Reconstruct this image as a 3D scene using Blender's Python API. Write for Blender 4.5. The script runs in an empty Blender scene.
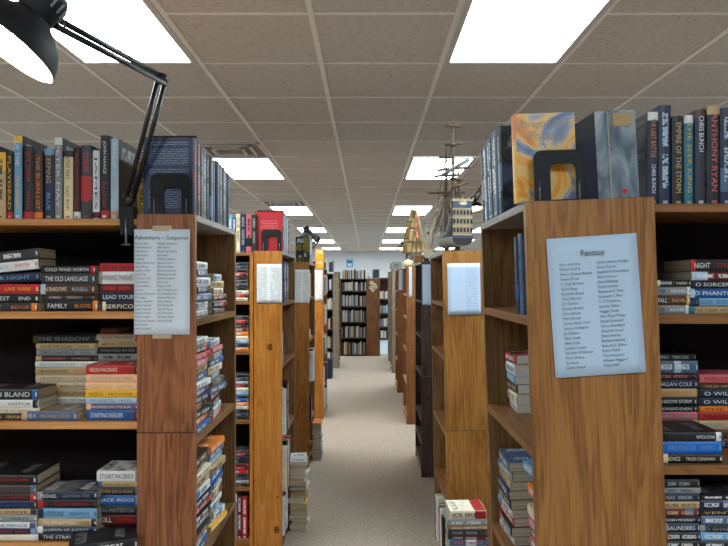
import bpy, bmesh, math, random, zlib
from mathutils import Matrix, Vector, Euler
random.seed(7)
SC = bpy.context.scene
COL = SC.collection
R = math.radians

# ------------------------------------------------------------------ camera
HC = 1.52                      # eye height
F = 650.0                      # focal length in pixels of the 728 px frame
VX, VY = 367.0, 283.0          # vanishing point of the aisle
cam_d = bpy.data.cameras.new('camera')
cam = bpy.data.objects.new('camera', cam_d)
COL.objects.link(cam)
cam.location = (0, 0, HC)
cam.rotation_euler = (R(90), 0, 0)
cam_d.sensor_fit = 'HORIZONTAL'
cam_d.sensor_width = 36
cam_d.lens = 36 * F / 728
cam_d.shift_x = -(VX - 364) / 728
cam_d.shift_y = (VY - 273) / 728
cam_d.clip_start = 0.02
SC.camera = cam

# ------------------------------------------------------------------ world, exposure
w = bpy.data.worlds.new('world'); SC.world = w; w.use_nodes = True
w.node_tree.nodes['Background'].inputs[0].default_value = (0.75, 0.85, 1, 1)
w.node_tree.nodes['Background'].inputs[1].default_value = 0.15
SC.view_settings.view_transform = 'Standard'
SC.view_settings.look = 'None'
SC.view_settings.exposure = 1.5
SC.view_settings.gamma = 1
PANEL_E = 7.5                  # ceiling light strength
DESK_W = 12.0                   # desk lamp bulb watts


def wx(px, Y): return (px - VX) * Y / F
def wz(py, Y): return HC - (py - VY) * Y / F

# ------------------------------------------------------------------ materials
def srgb(r, g, b):
    f = lambda c: ((c / 255) / 12.92 if c / 255 <= 0.04045 else ((c / 255 + 0.055) / 1.055) ** 2.4)
    return (f(r), f(g), f(b), 1)

MATS = {}
class NT:
    def __init__(s, name, rough=0.6, spec=0.3):
        s.m = bpy.data.materials.new(name); s.m.use_nodes = True
        s.t = s.m.node_tree; s.n = s.t.nodes
        s.b = s.n['Principled BSDF']
        s.b.inputs['Roughness'].default_value = rough
        s.b.inputs['Specular IOR Level'].default_value = spec
    def add(s, typ, **kw):
        x = s.n.new(typ)
        for k, v in kw.items(): setattr(x, k, v)
        return x
    def link(s, a, b): s.t.links.new(a, b)
    def math(s, op, a, b=None, c=None):
        x = s.add('ShaderNodeMath', operation=op)
        for i, v in enumerate((a, b, c)):
            if v is None: continue
            if isinstance(v, (int, float)): x.inputs[i].default_value = v
            else: s.link(v, x.inputs[i])
        return x.outputs[0]
    def mix(s, f, a, b):
        x = s.add('ShaderNodeMix', data_type='RGBA')
        for i, v in ((0, f), (6, a), (7, b)):
            if isinstance(v, (int, float)): x.inputs[i].default_value = v
            elif isinstance(v, tuple): x.inputs[i].default_value = v
            else: s.link(v, x.inputs[i])
        return x.outputs[2]
    def noise(s, vec, scale, detail=3, dist=0.0, rough=0.5):
        x = s.add('ShaderNodeTexNoise'); s.link(vec, x.inputs['Vector'])
        x.inputs['Scale'].default_value = scale; x.inputs['Detail'].default_value = detail
        x.inputs['Distortion'].default_value = dist; x.inputs['Roughness'].default_value = rough
        return x.outputs[0]
    def mapping(s, vec, scale=(1, 1, 1), loc=(0, 0, 0)):
        x = s.add('ShaderNodeMapping'); s.link(vec, x.inputs[0])
        x.inputs['Scale'].default_value = scale; x.inputs['Location'].default_value = loc
        return x.outputs[0]
    def ramp(s, f, stops):
        x = s.add('ShaderNodeValToRGB'); s.link(f, x.inputs[0])
        e = x.color_ramp.elements
        while len(e) < len(stops): e.new(0.5)
        for i, (p, c) in enumerate(stops): e[i].position = p; e[i].color = c
        return x.outputs[0]
    def bump(s, h, strength, dist=0.002):
        x = s.add('ShaderNodeBump'); s.link(h, x.inputs['Height'])
        x.inputs['Strength'].default_value = strength; x.inputs['Distance'].default_value = dist
        s.link(x.outputs[0], s.b.inputs['Normal'])

def plain(name, c, rough=0.6, spec=0.3, metal=0.0, var=0.0):
    if name in MATS: return MATS[name]
    t = NT(name, rough, spec)
    t.b.inputs['Metallic'].default_value = metal
    tc = t.add('ShaderNodeTexCoord')
    n = t.noise(tc.outputs['Object'], 18, 3)
    v = var or 0.08
    d = tuple(x * (1 - v) for x in c[:3]) + (1,); l = tuple(min(1, x * (1 + v)) for x in c[:3]) + (1,)
    t.link(t.mix(n, d, l), t.b.inputs['Base Color'])
    MATS[name] = t.m
    return t.m

def wood(name, dark, mid, light, axis='z', rough=0.42, knots=0.0, spec=0.35):
    key = name + '_' + axis
    if key in MATS: return MATS[key]
    t = NT(key, rough, spec)
    tc = t.add('ShaderNodeTexCoord')
    oi = t.add('ShaderNodeObjectInfo')
    off = t.add('ShaderNodeVectorMath', operation='SCALE')
    cmb = t.add('ShaderNodeCombineXYZ')
    for i in range(3): t.link(oi.outputs['Random'], cmb.inputs[i])
    t.link(cmb.outputs[0], off.inputs[0]); off.inputs['Scale'].default_value = 9.0
    ad = t.add('ShaderNodeVectorMath', operation='ADD')
    t.link(tc.outputs['Object'], ad.inputs[0]); t.link(off.outputs[0], ad.inputs[1])
    sc = {'z': (1, 1, 0.10), 'x': (0.10, 1, 1), 'y': (1, 0.10, 1)}[axis]
    fine = {'z': (1, 1, 0.03), 'x': (0.03, 1, 1), 'y': (1, 0.03, 1)}[axis]
    v = t.mapping(ad.outputs[0], sc)
    n1 = t.noise(v, 13, 4, 1.6, 0.55)
    rings = t.math('SINE', t.math('MULTIPLY', n1, 34))
    rings = t.math('MULTIPLY_ADD', rings, 0.5, 0.5)
    n2 = t.noise(t.mapping(ad.outputs[0], fine), 160, 3, 0.2, 0.6)
    f = t.math('ADD', t.math('ADD', t.math('MULTIPLY', rings, 0.25), 0.05), t.math('MULTIPLY', n2, 0.75))
    n3 = t.noise(ad.outputs[0], 2.5, 2)
    f = t.math('ADD', f, t.math('MULTIPLY_ADD', n3, 0.5, -0.25))
    c = t.ramp(f, [(0.18, dark), (0.5, mid), (0.82, light)])
    if knots:
        vo = t.add('ShaderNodeTexVoronoi'); vo.inputs['Scale'].default_value = 6.5
        kk = {'z': (1, 1, .72), 'x': (.72, 1, 1), 'y': (1, .72, 1)}[axis]
        t.link(t.mapping(ad.outputs[0], kk), vo.inputs['Vector'])
        k = t.math('LESS_THAN', vo.outputs['Distance'], 0.11)
        k2 = t.math('MULTIPLY', k, knots)
        c = t.mix(k2, c, tuple(x * 0.25 for x in dark[:3]) + (1,))
    t.link(c, t.b.inputs['Base Color'])
    t.bump(n2, 0.15, 0.001)
    MATS[key] = t.m
    return t.m

WD = {
 'oak':   (srgb(60, 32, 18), srgb(130, 78, 48), srgb(162, 104, 66), 0),
 'maple': (srgb(84, 52, 24), srgb(142, 94, 48), srgb(166, 116, 64), 0),
 'pine':  (srgb(116, 68, 22), srgb(168, 104, 38), srgb(188, 126, 56), 0.8),
 'umber': (srgb(90, 52, 18), srgb(142, 90, 36), srgb(164, 110, 50), 0.8),
 'honey': (srgb(90, 56, 22), srgb(146, 98, 44), srgb(166, 118, 60), 0),
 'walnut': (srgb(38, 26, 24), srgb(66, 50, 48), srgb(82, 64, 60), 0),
 'chestnut': (srgb(84, 52, 28), srgb(128, 84, 48), srgb(146, 100, 60), 0),
 'ash':   (srgb(88, 76, 62), srgb(124, 110, 92), srgb(142, 128, 108), 0),
 'edge':  (srgb(150, 96, 50), srgb(192, 134, 78), srgb(208, 152, 96), 0),
 'laminate': (srgb(104, 96, 88), srgb(136, 128, 120), srgb(150, 142, 134), 0),
 'inner': (srgb(64, 44, 26), srgb(116, 84, 50), srgb(138, 102, 62), 0),
}
def W(kind, axis='z'):
    d, m, l, k = WD[kind]
    return wood('wood_' + kind, d, m, l, axis, knots=k)

BLACKBACK = plain('shelf_backing', srgb(30, 24, 26), 0.8, 0.1)
BLACK = plain('black_enamel', srgb(20, 21, 26), 0.35, 0.5)
SATIN = plain('black_steel', srgb(15, 17, 24), 0.55, 0.3)
CHROME = plain('steel', srgb(150, 150, 155), 0.3, 0.5, 0.9)
WHITE_IN = plain('white_enamel', srgb(235, 232, 225), 0.4, 0.4)

def emis(name, c, s):
    m = bpy.data.materials.new(name); m.use_nodes = True
    n = m.node_tree.nodes; n.remove(n['Principled BSDF'])
    e = n.new('ShaderNodeEmission'); e.inputs[0].default_value = c; e.inputs[1].default_value = s
    tc = n.new('ShaderNodeTexCoord'); no = n.new('ShaderNodeTexNoise'); no.inputs['Scale'].default_value = 4
    m.node_tree.links.new(tc.outputs['Object'], no.inputs['Vector'])
    mr = n.new('ShaderNodeMapRange'); mr.inputs[3].default_value = s * .93; mr.inputs[4].default_value = s * 1.05
    m.node_tree.links.new(no.outputs[0], mr.inputs[0]); m.node_tree.links.new(mr.outputs[0], e.inputs[1])
    m.node_tree.links.new(e.outputs[0], n['Material Output'].inputs[0])
    return m

def pages_mat():
    t = NT('page_edges', 0.9, 0.1)
    tc = t.add('ShaderNodeTexCoord'); oi = t.add('ShaderNodeObjectInfo')
    n = t.noise(t.mapping(tc.outputs['Object'], (4, 4, 700)), 1.0, 2)
    a = t.mix(oi.outputs['Random'], srgb(196, 178, 146), srgb(226, 220, 204))
    d = t.mix(n, srgb(140, 124, 100), (1, 1, 1, 1))
    x = t.add('ShaderNodeMix', data_type='RGBA', blend_type='MULTIPLY'); x.inputs[0].default_value = 1
    t.link(a, x.inputs[6]); t.link(d, x.inputs[7])
    t.link(x.outputs[2], t.b.inputs['Base Color'])
    return t.m
PAGES = pages_mat()
PALEPAGES = plain('pale_page_edges', srgb(222, 220, 214), 0.9, 0.1)

CC = {'black': (22, 22, 26), 'charcoal': (48, 50, 56), 'navy': (24, 36, 66), 'blue': (28, 84, 150), 'light blue': (112, 160, 198),
      'bright blue': (20, 96, 190), 'slate blue': (74, 96, 128), 'white': (216, 218, 220), 'ivory': (224, 214, 192), 'cream': (226, 206, 168),
      'tan': (186, 158, 116), 'beige': (206, 188, 160), 'grey': (136, 138, 142), 'red': (176, 34, 36), 'dark red': (96, 24, 26),
      'orange': (222, 124, 40), 'yellow': (232, 176, 36), 'brown': (74, 48, 34), 'green': (44, 84, 60), 'pink': (196, 96, 106),
      'purple': (92, 84, 128), 'teal': (36, 110, 130), 'peach': (236, 186, 146), 'gold': (196, 160, 72), 'dark brown': (44, 30, 26),
      'pale blue': (168, 190, 212), 'olive': (120, 112, 36)}
def C(n): return srgb(*CC[n])

def book_mat(base, tcol, accent, lettered, seed):
    """spine: accent band + blurred lettering too small to read; cover: printed blotches"""
    key = ('bk', base, tcol, accent, lettered, seed)
    if key in MATS: return MATS[key]
    t = NT('spine_' + base.replace(' ', '_'), 0.38, 0.4)
    uv = t.add('ShaderNodeUVMap'); sep = t.add('ShaderNodeSeparateXYZ'); t.link(uv.outputs[0], sep.inputs[0])
    u, v = sep.outputs[0], sep.outputs[1]
    rng = random.Random(zlib.crc32(str(key).encode()) % 9999 + seed)
    tcn = t.add('ShaderNodeTexCoord')
    soft = t.noise(tcn.outputs['Object'], 22, 2)
    b = C(base)
    col = t.mix(soft, tuple(x * 0.75 for x in b[:3]) + (1,), tuple(min(1, x * 1.2) for x in b[:3]) + (1,))
    def band(v_, a, c):
        return t.math('MULTIPLY', t.math('GREATER_THAN', v_, a), t.math('LESS_THAN', v_, c))
    if accent:
        a = rng.choice([0.0, 0.0, 0.42, 0.62]); wdt = rng.uniform(0.14, 0.34)
        if lettered: a = rng.choice([0.0, 0.90]); wdt = 0.09
        col = t.mix(band(u, a, a + wdt), col, C(accent))
    if not lettered:
        vec = t.mapping(uv.outputs[0], (rng.uniform(34, 52), 3.0, 1), (seed * 3.1, seed, 0))
        g = t.math('GREATER_THAN', t.noise(vec, 1.0, 1), 0.46)
        s0 = rng.uniform(0.05, 0.12); s1 = s0 + rng.uniform(0.22, 0.34); s2 = s1 + 0.08; s3 = min(0.93, s2 + rng.uniform(0.25, 0.42))
        z = t.math('MAXIMUM', band(u, s0, s1), band(u, s2, s3))
        z = t.math('MULTIPLY', z, band(v, 0.27, 0.73))
        col = t.mix(t.math('MULTIPLY', z, t.math('MULTIPLY', g, 0.85)), col, C(tcol))
    logo = t.math('MULTIPLY', band(u, 0.955, 0.985), band(v, .3, .7))
    col = t.mix(t.math('MULTIPLY', logo, .7), col, C(tcol))
    t.link(col, t.b.inputs['Base Color'])
    MATS[key] = t.m
    return t.m

def cover_mat(base, tcol, accent, seed):
    key = ('cv', base, tcol, accent, seed)
    if key in MATS: return MATS[key]
    t = NT('cover_' + base.replace(' ', '_'), 0.5, 0.25)
    uv = t.add('ShaderNodeUVMap'); sep = t.add('ShaderNodeSeparateXYZ'); t.link(uv.outputs[0], sep.inputs[0])
    u, v = sep.outputs[0], sep.outputs[1]
    def band(v_, a, c): return t.math('MULTIPLY', t.math('GREATER_THAN', v_, a), t.math('LESS_THAN', v_, c))
    b = C(base); a = C(accent or base)
    n = t.noise(t.mapping(uv.outputs[0], (3, 2, 1), (seed * 2.3, 0, 0)), 1.0, 4, 0.6)
    col = t.mix(t.ramp(n, [(0.42, (0, 0, 0, 1)), (0.6, (1, 1, 1, 1))]), b, tuple(x * .8 for x in a[:3]) + (1,))
    g = t.math('GREATER_THAN', t.noise(t.mapping(uv.outputs[0], (5, 26, 1), (seed, 0, 0)), 1.0, 1), 0.48)
    z = t.math('MAXIMUM', t.math('MULTIPLY', band(u, .08, .24), band(v, .12, .88)), t.math('MULTIPLY', band(u, .66, .8), band(v, .2, .8)))
    col = t.mix(t.math('MULTIPLY', t.math('MULTIPLY', z, g), 0.8), col, C(tcol))
    t.link(col, t.b.inputs['Base Color'])
    MATS[key] = t.m
    return t.m

# ------------------------------------------------------------------ mesh helpers
def mesh_obj(name, bm, mats, parent=None, smooth=False):
    me = bpy.data.meshes.new(name)
    bmesh.ops.recalc_face_normals(bm, faces=bm.faces[:])
    bm.to_mesh(me); bm.free()
    if not isinstance(mats, (list, tuple)): mats = [mats]
    for m in mats: me.materials.append(m)
    if smooth:
        for p in me.polygons: p.use_smooth = True
    o = bpy.data.objects.new(name, me); COL.objects.link(o)
    if parent: o.parent = parent
    return o

def box(bm, x0, x1, y0, y1, z0, z1, mi=0, M=None):
    vs = [bm.verts.new((x, y, z)) for x in (x0, x1) for y in (y0, y1) for z in (z0, z1)]
    if M:
        for v in vs: v.co = M @ v.co
    for q in ((0, 1, 3, 2), (4, 6, 7, 5), (0, 4, 5, 1), (2, 3, 7, 6), (0, 2, 6, 4), (1, 5, 7, 3)):
        f = bm.faces.new([vs[i] for i in q]); f.material_index = mi
    return vs

def bev_box(name, x0, x1, y0, y1, z0, z1, mat, parent, bev=0.0015):
    bm = bmesh.new(); box(bm, x0, x1, y0, y1, z0, z1)
    if bev:
        bmesh.ops.bevel(bm, geom=bm.edges[:], offset=bev, segments=2, affect='EDGES', profile=.6)
    return mesh_obj(name, bm, mat, parent)

def tube(bm, pts, r, seg=8, mi=0, r2=None, cap=True):
    pts = [Vector(p) for p in pts]; rings = []
    n = len(pts)
    for i, p in enumerate(pts):
        d = (pts[min(i + 1, n - 1)] - pts[max(i - 1, 0)]).normalized()
        a = d.cross(Vector((0, 0, 1)) if abs(d.z) < .9 else Vector((1, 0, 0))).normalized(); b = d.cross(a)
        rr = r if r2 is None else r + (r2 - r) * i / (n - 1)
        rings.append([bm.verts.new(p + (a * math.cos(t) + b * math.sin(t)) * rr) for t in [2 * math.pi * k / seg for k in range(seg)]])
    for i in range(n - 1):
        for k in range(seg):
            f = bm.faces.new((rings[i][k], rings[i][(k + 1) % seg], rings[i + 1][(k + 1) % seg], rings[i + 1][k])); f.material_index = mi; f.smooth = True
    if cap:
        for rg in (rings[0], rings[-1]):
            f = bm.faces.new(rg); f.material_index = mi

def lathe(bm, prof, M, seg=32, mi=0):
    rings = []
    for r, z in prof:
        if r < 1e-5: rings.append([bm.verts.new(M @ Vector((0, 0, z)))])
        else: rings.append([bm.verts.new(M @ Vector((r * math.cos(2 * math.pi * k / seg), r * math.sin(2 * math.pi * k / seg), z))) for k in range(seg)])
    for a, b in zip(rings, rings[1:]):
        for k in range(seg):
            k2 = (k + 1) % seg
            if len(a) == 1: vs = (a[0], b[k], b[k2])
            elif len(b) == 1: vs = (a[k], a[k2], b[0])
            else: vs = (a[k], a[k2], b[k2], b[k])
            f = bm.faces.new(vs); f.material_index = mi; f.smooth = True

def axis_matrix(p, d):
    return Matrix.Translation(p) @ Vector(d).normalized().to_track_quat('Z', 'Y').to_matrix().to_4x4()

def empty(name, loc, label, cat, group=None, M=None):
    o = bpy.data.objects.new(name, None); COL.objects.link(o)
    o.empty_display_size = .05
    o.matrix_world = (M or Matrix.Identity(4)) @ Matrix.Translation(loc)
    tag(o, label, cat, group)
    return o
def tag(o, label, cat, group=None, kind=None):
    o['label'] = label; o['category'] = cat
    if group: o['group'] = group
    if kind: o['kind'] = kind
def struct(o): o['kind'] = 'structure'; return o

TXT = {}
def text_mesh(s, align='LEFT', spacing=1.0):
    k = (s, align, spacing)
    if k in TXT: return TXT[k]
    cu = bpy.data.curves.new('lettering', 'FONT'); cu.body = s; cu.size = 1; cu.align_x = align
    cu.resolution_u = 2; cu.space_line = spacing
    ob = bpy.data.objects.new('lettering', cu)
    me = bpy.data.meshes.new_from_object(ob)
    bpy.data.objects.remove(ob); bpy.data.curves.remove(cu)
    co = [v.co for v in me.vertices]
    bb = (min(c.x for c in co), max(c.x for c in co), min(c.y for c in co), max(c.y for c in co)) if co else (0, 1, 0, 1)
    TXT[k] = (me, bb)
    return TXT[k]

def text_on(name, s, parent, mat, cx, cz, wd, ht, y, stretch=True, align='LEFT', spacing=1.0):
    """lettering on a face that looks along -Y, fitted in wd x ht around (cx, cz)"""
    me, bb = text_mesh(s, align, spacing)
    me = me.copy(); me.materials.clear(); me.materials.append(mat)
    sx = wd / (bb[1] - bb[0]); sz = ht / (bb[3] - bb[2])
    if not stretch: sx = sz = min(sx, sz)
    mx = (bb[0] + bb[1]) / 2; mz = (bb[2] + bb[3]) / 2
    for v in me.vertices:
        x, z = v.co.x, v.co.y
        v.co = ((x - mx) * sx + cx, y, (z - mz) * sz + cz)
    o = bpy.data.objects.new(name, me); COL.objects.link(o); o.parent = parent
    return o
def ink(n): return plain('ink_' + n.replace(' ', '_'), C(n), 0.5, 0.3, var=0.02)

# ------------------------------------------------------------------ books
NB = [0]
def make_book(h, d, t, base, tcol='white', accent=None, title=None, label='', group=None, M=None, hard=False, pale=False, kind=None, seed=None, cover=None):
    """spine along local X, centred; spine face looks -Y; thickness up Z"""
    NB[0] += 1
    seed = seed if seed is not None else NB[0] % 4
    b = 0.0028 if hard else 0.0009
    bulge = 0.003 if hard else 0.0008
    nm = kind or ('hardcover_book' if hard else 'paperback_book')
    bm = bmesh.new(); uvl = bm.loops.layers.uv.new('UVMap')
    n = 5
    outer = [(d, 0.0)] + [(-bulge * math.sin(math.pi * i / n) + (0 if 0 < i < n else 0.0015), t * i / n) for i in range(n + 1)] + [(d, t)]
    inner = [(d, t - b), (b + .0012, t - b), (b + .0012, b), (d, b)]
    prof = outer + inner
    L = [bm.verts.new((-h / 2, y, z)) for y, z in prof]; Rr = [bm.verts.new((h / 2, y, z)) for y, z in prof]
    N = len(prof)
    for i in range(N):
        j = (i + 1) % N
        f = bm.faces.new((L[i], L[j], Rr[j], Rr[i]))
        spine = 1 <= i <= n
        f.material_index = 0 if spine else 1
        for lp in f.loops:
            c = lp.vert.co
            lp[uvl].uv = ((c.x + h / 2) / h, c.z / t) if spine else ((c.x + h / 2) / h, c.y / d)
    for ring in (L, Rr):          # end caps of the C section as quads
        o = ring
        quads = [(0, 1, N - 2, N - 1)] if False else []
        # bottom board, spine wall, top board
        f = bm.faces.new((o[0], o[1], o[N - 2], o[N - 1])); f.material_index = 1
        f = bm.faces.new((o[n + 1], o[n + 2], o[n + 3], o[n + 4])); f.material_index = 1
        f = bm.faces.new([o[k] for k in range(1, n + 2)] + [o[n + 4], o[N - 2]]); f.material_index = 1
    lettered = bool(title)
    root = mesh_obj(nm, bm, [book_mat(base, tcol, accent, lettered, seed), cover_mat(*(cover or (base, tcol, accent)), seed)])
    root.matrix_world = M
    tag(root, label, 'book', group)
    m = 0.004 if hard else 0.0012
    pb = bmesh.new(); box(pb, -h / 2 + m, h / 2 - m, b + .0012, d - m, b, t - b)
    mesh_obj('page_block', pb, PALEPAGES if pale else PAGES, root)
    if title:
        parts = title if isinstance(title, (list, tuple)) else [title]
        tot = sum(len(p) for p in parts) + 2 * (len(parts) - 1)
        x = -h / 2 + h * .06; usable = h * .82
        for i, p in enumerate(parts):
            wd = usable * len(p) / tot
            col = tcol
            if i % 2 == 1 and accent and accent != base: col = accent if not isinstance(accent, int) else tcol
            text_on('spine_title', p, root, ink(col if col != base else tcol), x + wd / 2, t / 2, wd * .96, t * (.44 if i == 0 else .36), -bulge - .0004)
            x += wd + usable * 2 / tot
    return root

ORD = ['bottom', 'second', 'third', 'fourth', 'fifth', 'sixth', 'seventh', 'eighth', 'ninth', 'tenth', 'eleventh', 'twelfth', 'thirteenth', 'fourteenth', 'fifteenth', 'sixteenth', 'seventeenth', 'eighteenth', 'nineteenth', 'twentieth']
def ordn(i, n):
    if i == 0: return 'bottom of'
    if i == n - 1: return 'topmost of'
    return ORD[i] + ' up in'

def flat_stack(x0, x1, y, z, books, place, group, yaw=0, Mpre=None, d=0.108, hard=False, jit=0.004, rot=2.0, pale=False, tilts=None):
    """books: (thickness, base, text, accent, title, dx0, dx1); runs from x0 to x1 along the spine direction, spine plane y (in the frame turned by yaw)"""
    zz = z + .0005
    base = (Mpre or Matrix.Identity(4)) @ Matrix.Rotation(yaw, 4, 'Z')
    n = len(books)
    for i, bk in enumerate(books):
        t, bc, tc, ac, ti, dx0, dx1 = (tuple(bk) + (None,) * 7)[:7]
        a = x0 + (dx0 or 0) + random.uniform(-jit, jit); b = x1 + (dx1 or 0) + random.uniform(-jit, jit)
        hh = b - a
        M = base @ Matrix.Translation(((a + b) / 2, y + random.uniform(-jit, jit), zz)) @ Matrix.Rotation(R(random.uniform(-rot, rot)), 4, 'Z')
        if tilts and tilts[i]: M = M @ Matrix.Translation((-hh / 2, 0, 0)) @ Matrix.Rotation(-R(tilts[i]), 4, 'Y') @ Matrix.Translation((hh / 2, 0, 0))
        hd = hard or t > .04
        make_book(hh, d + random.uniform(-.003, .004), t, bc, tc or 'white', ac, ti,
                  '%s %s, %s %s' % (bc, 'hardcover' if hd else 'paperback', ordn(i, n), place), group, M, hd, pale, cover=(bc, tc or 'white', ac if i % 3 else None) if bc != 'black' else ('black', 'grey', 'charcoal'))
        zz += t + .0006

def standing_row(x, y, z, books, place, group, yaw=0, Mpre=None, hard=True, d=0.15, labels=None, kind=None, gap=.001):
    """books left to right: (thickness, height, base, text, accent, title)"""
    base = (Mpre or Matrix.Identity(4)) @ Matrix.Rotation(yaw, 4, 'Z')
    xx = x; n = len(books)
    nth = ['leftmost', 'second', 'third', 'fourth', 'fifth', 'sixth', 'seventh', 'eighth', 'ninth', 'tenth', 'eleventh', 'twelfth', 'thirteenth', 'fourteenth', 'fifteenth']
    for i, bk in enumerate(books):
        t, hh, bc, tc, ac, ti, cv = (tuple(bk) + (None,) * 7)[:7]
        M = base @ Matrix.Translation((xx, y + random.uniform(-.003, .003), z + hh / 2 + .0005)) @ Matrix.Rotation(R(90), 4, 'Y')
        pos = ('leftmost' if i == 0 else 'last' if i == n - 1 else nth[i] + ' from left')
        lab = labels[i] if labels and i < len(labels) and labels[i] else '%s book upright, %s %s' % (bc, pos, place)
        make_book(hh, d + random.uniform(-.006, .006), t, bc, tc or 'white', ac, ti, lab, group, M, hard, kind=kind, cover=cv)
        xx += t + gap

# ------------------------------------------------------------------ bookcases
def end_case(name, label, side, xa, ya, yb, depth, ztop, shelves, kind, edge='edge', inner='inner', seam=None, lean=0.0, back=None, t=.02, group=None):
    """open to the aisle. side=-1: stands left of the aisle (opens +X); +1: right of it (opens -X)"""
    s = side
    M = Matrix.Translation((xa, ya, 0)) @ Matrix.Rotation(R(-lean), 4, 'Y')
    root = empty(name, (0, 0, 0), label, 'bookcase', group, M)
    def X(a, b): return (min(s * a, s * b), max(s * a, s * b))
    L = yb - ya
    a, b = X(0, depth)
    if seam:
        bev_box('side_panel', a, b, 0, t, 0.0, seam - .0012, W(kind), root)
        bev_box('side_panel', a, b, 0, t, seam + .0012, ztop, W(kind), root)
    else:
        bev_box('side_panel', a, b, 0, t, 0.0, ztop, W(kind), root)
    bev_box('side_panel', a, b, L - t, L, 0.0, ztop, W(inner), root)
    a2, b2 = X(depth - .008, depth - .0005)
    bev_box('back_panel', a2, b2, t, L - t, .02, ztop - .01, back or W(inner), root, 0)
    a3, b3 = X(0, depth - .008)
    bev_box('top_board', a3, b3, t, L - t, ztop - .018, ztop, W('laminate', 'y'), root)
    a4, b4 = X(.012, .03)
    bev_box('base_board', a4, b4, t, L - t, 0, .07, W(inner, 'y'), root)
    for z in list(shelves) + [.09]:
        bev_box('shelf', a3, b3, t, L - t, z - .02, z, W(edge, 'y'), root)
    return root, M

def facing_case(name, label, x0, x1, ya, yb, ztop, shelves, kind, edge='edge', back=BLACKBACK, t=.02, group=None, no_side=0, edge_at=None):
    """two-sided unit whose open fronts look towards -Y and +Y"""
    root = empty(name, ((x0 + x1) / 2, ya, 0), label, 'bookcase', group)
    ox = (x0 + x1) / 2; w2 = (x1 - x0) / 2; L = yb - ya
    for sx in (-1, 1):
        if sx == no_side: continue
        bev_box('side_panel', min(sx * w2, sx * (w2 - t)), max(sx * w2, sx * (w2 - t)), 0, L, 0, ztop, W(kind), root)
    xa_ = -w2 + (0 if no_side == -1 else t); xb_ = w2 - (0 if no_side == 1 else t)
    if edge_at: xa_ = edge_at(0) - ox
    bev_box('back_panel', xa_, xb_, L / 2 - .01, L / 2 + .01, .02, ztop - .018, back, root, 0)
    bev_box('top_board', (edge_at(ztop) - ox) if edge_at else xa_, xb_, 0, L, ztop - .018, ztop, W(edge, 'x'), root)
    bev_box('base_board', xa_, xb_, .012, .03, 0, .07, W(kind, 'x'), root)
    for z in list(shelves) + [.09]:
        if edge_at: xa_ = edge_at(z) - ox
        bev_box('shelf', xa_, xb_, 0, L / 2 - .01, z - .02, z, W(edge, 'x'), root)
        bev_box('shelf', xa_, xb_, L / 2 + .01, L, z - .02, z, W(edge, 'x'), root)
    return root

# ------------------------------------------------------------------ room shell
CZ = HC + 1.12
XW, Y0, Y1 = 5.0, -4.5, 23.1
def carpet():
    t = NT('carpet', 0.95, 0.1)
    tc = t.add('ShaderNodeTexCoord')
    n = t.noise(tc.outputs['Object'], 60, 5, 0, .7); n2 = t.noise(tc.outputs['Object'], 1.6, 3)
    c = t.ramp(n, [(0.3, srgb(140, 125, 113)), (0.7, srgb(196, 180, 166))])
    x = t.mix(t.math('MULTIPLY', n2, .35), c, srgb(156, 140, 126))
    t.link(x, t.b.inputs['Base Color']); t.bump(n, .5, .004)
    return t.m
def tile_mat():
    t = NT('ceiling_tile', 0.95, 0.05)
    tc = t.add('ShaderNodeTexCoord')
    n = t.noise(tc.outputs['Object'], 48, 4, 0, .75)
    c = t.ramp(n, [(0.33, srgb(174, 171, 168)), (0.44, srgb(200, 197, 193)), (0.7, srgb(208, 205, 201))])
    t.link(c, t.b.inputs['Base Color']); t.bump(n, .4, .003)
    return t.m
def wall_mat():
    t = NT('wall_paint', 0.8, 0.2)
    tc = t.add('ShaderNodeTexCoord'); n = t.noise(tc.outputs['Object'], 3, 3)
    t.link(t.mix(n, srgb(212, 218, 226), srgb(222, 226, 232)), t.b.inputs['Base Color'])
    return t.m
CARPET, TILE, WALL = carpet(), tile_mat(), wall_mat()
def slab(name, x0, x1, y0, y1, z0, z1, m):
    bm = bmesh.new(); box(bm, x0, x1, y0, y1, z0, z1); return struct(mesh_obj(name, bm, m))
slab('floor', -XW, XW, Y0, Y1, -.1, 0, CARPET)
slab('ceiling', -XW, XW, Y0, Y1, CZ, CZ + .1, TILE)
slab('wall_back', -XW, XW, Y1, Y1 + .1, -.1, CZ + .1, WALL)
slab('wall_front', -XW, XW, Y0 - .1, Y0, -.1, CZ + .1, WALL)
slab('wall_left', -XW - .1, -XW, Y0, Y1, -.1, CZ + .1, WALL)
slab('wall_right', XW, XW + .1, Y0, Y1, -.1, CZ + .1, WALL)
slab('trim_1', -XW, XW, Y1 - .03, Y1, CZ - .03, CZ, plain('angle_trim', srgb(200, 200, 198)))
# suspended grid
GX, GY, G = -.2335, 3.303, .6096
bm = bmesh.new()
k = -8
xs = [GX + G * k for k in range(-7, 9)]; ys = [GY + G * k for k in range(-12, 33)]
for x in xs: box(bm, x - .012, x + .012, Y0, Y1, CZ - .006, CZ + .001)
for y in ys:
    if Y0 < y < Y1: box(bm, -XW, XW, y - .010, y + .010, CZ - .005, CZ + .001)
struct(mesh_obj('trim_2', bm, plain('ceiling_grid', srgb(236, 235, 232), .4)))
# pale blue-grey floor beyond the far bookcase
slab('trim_3', -.2, 1.2, 13.9, 17.2, 0, .004, plain('pale_floor', srgb(170, 184, 196), .4))

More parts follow.
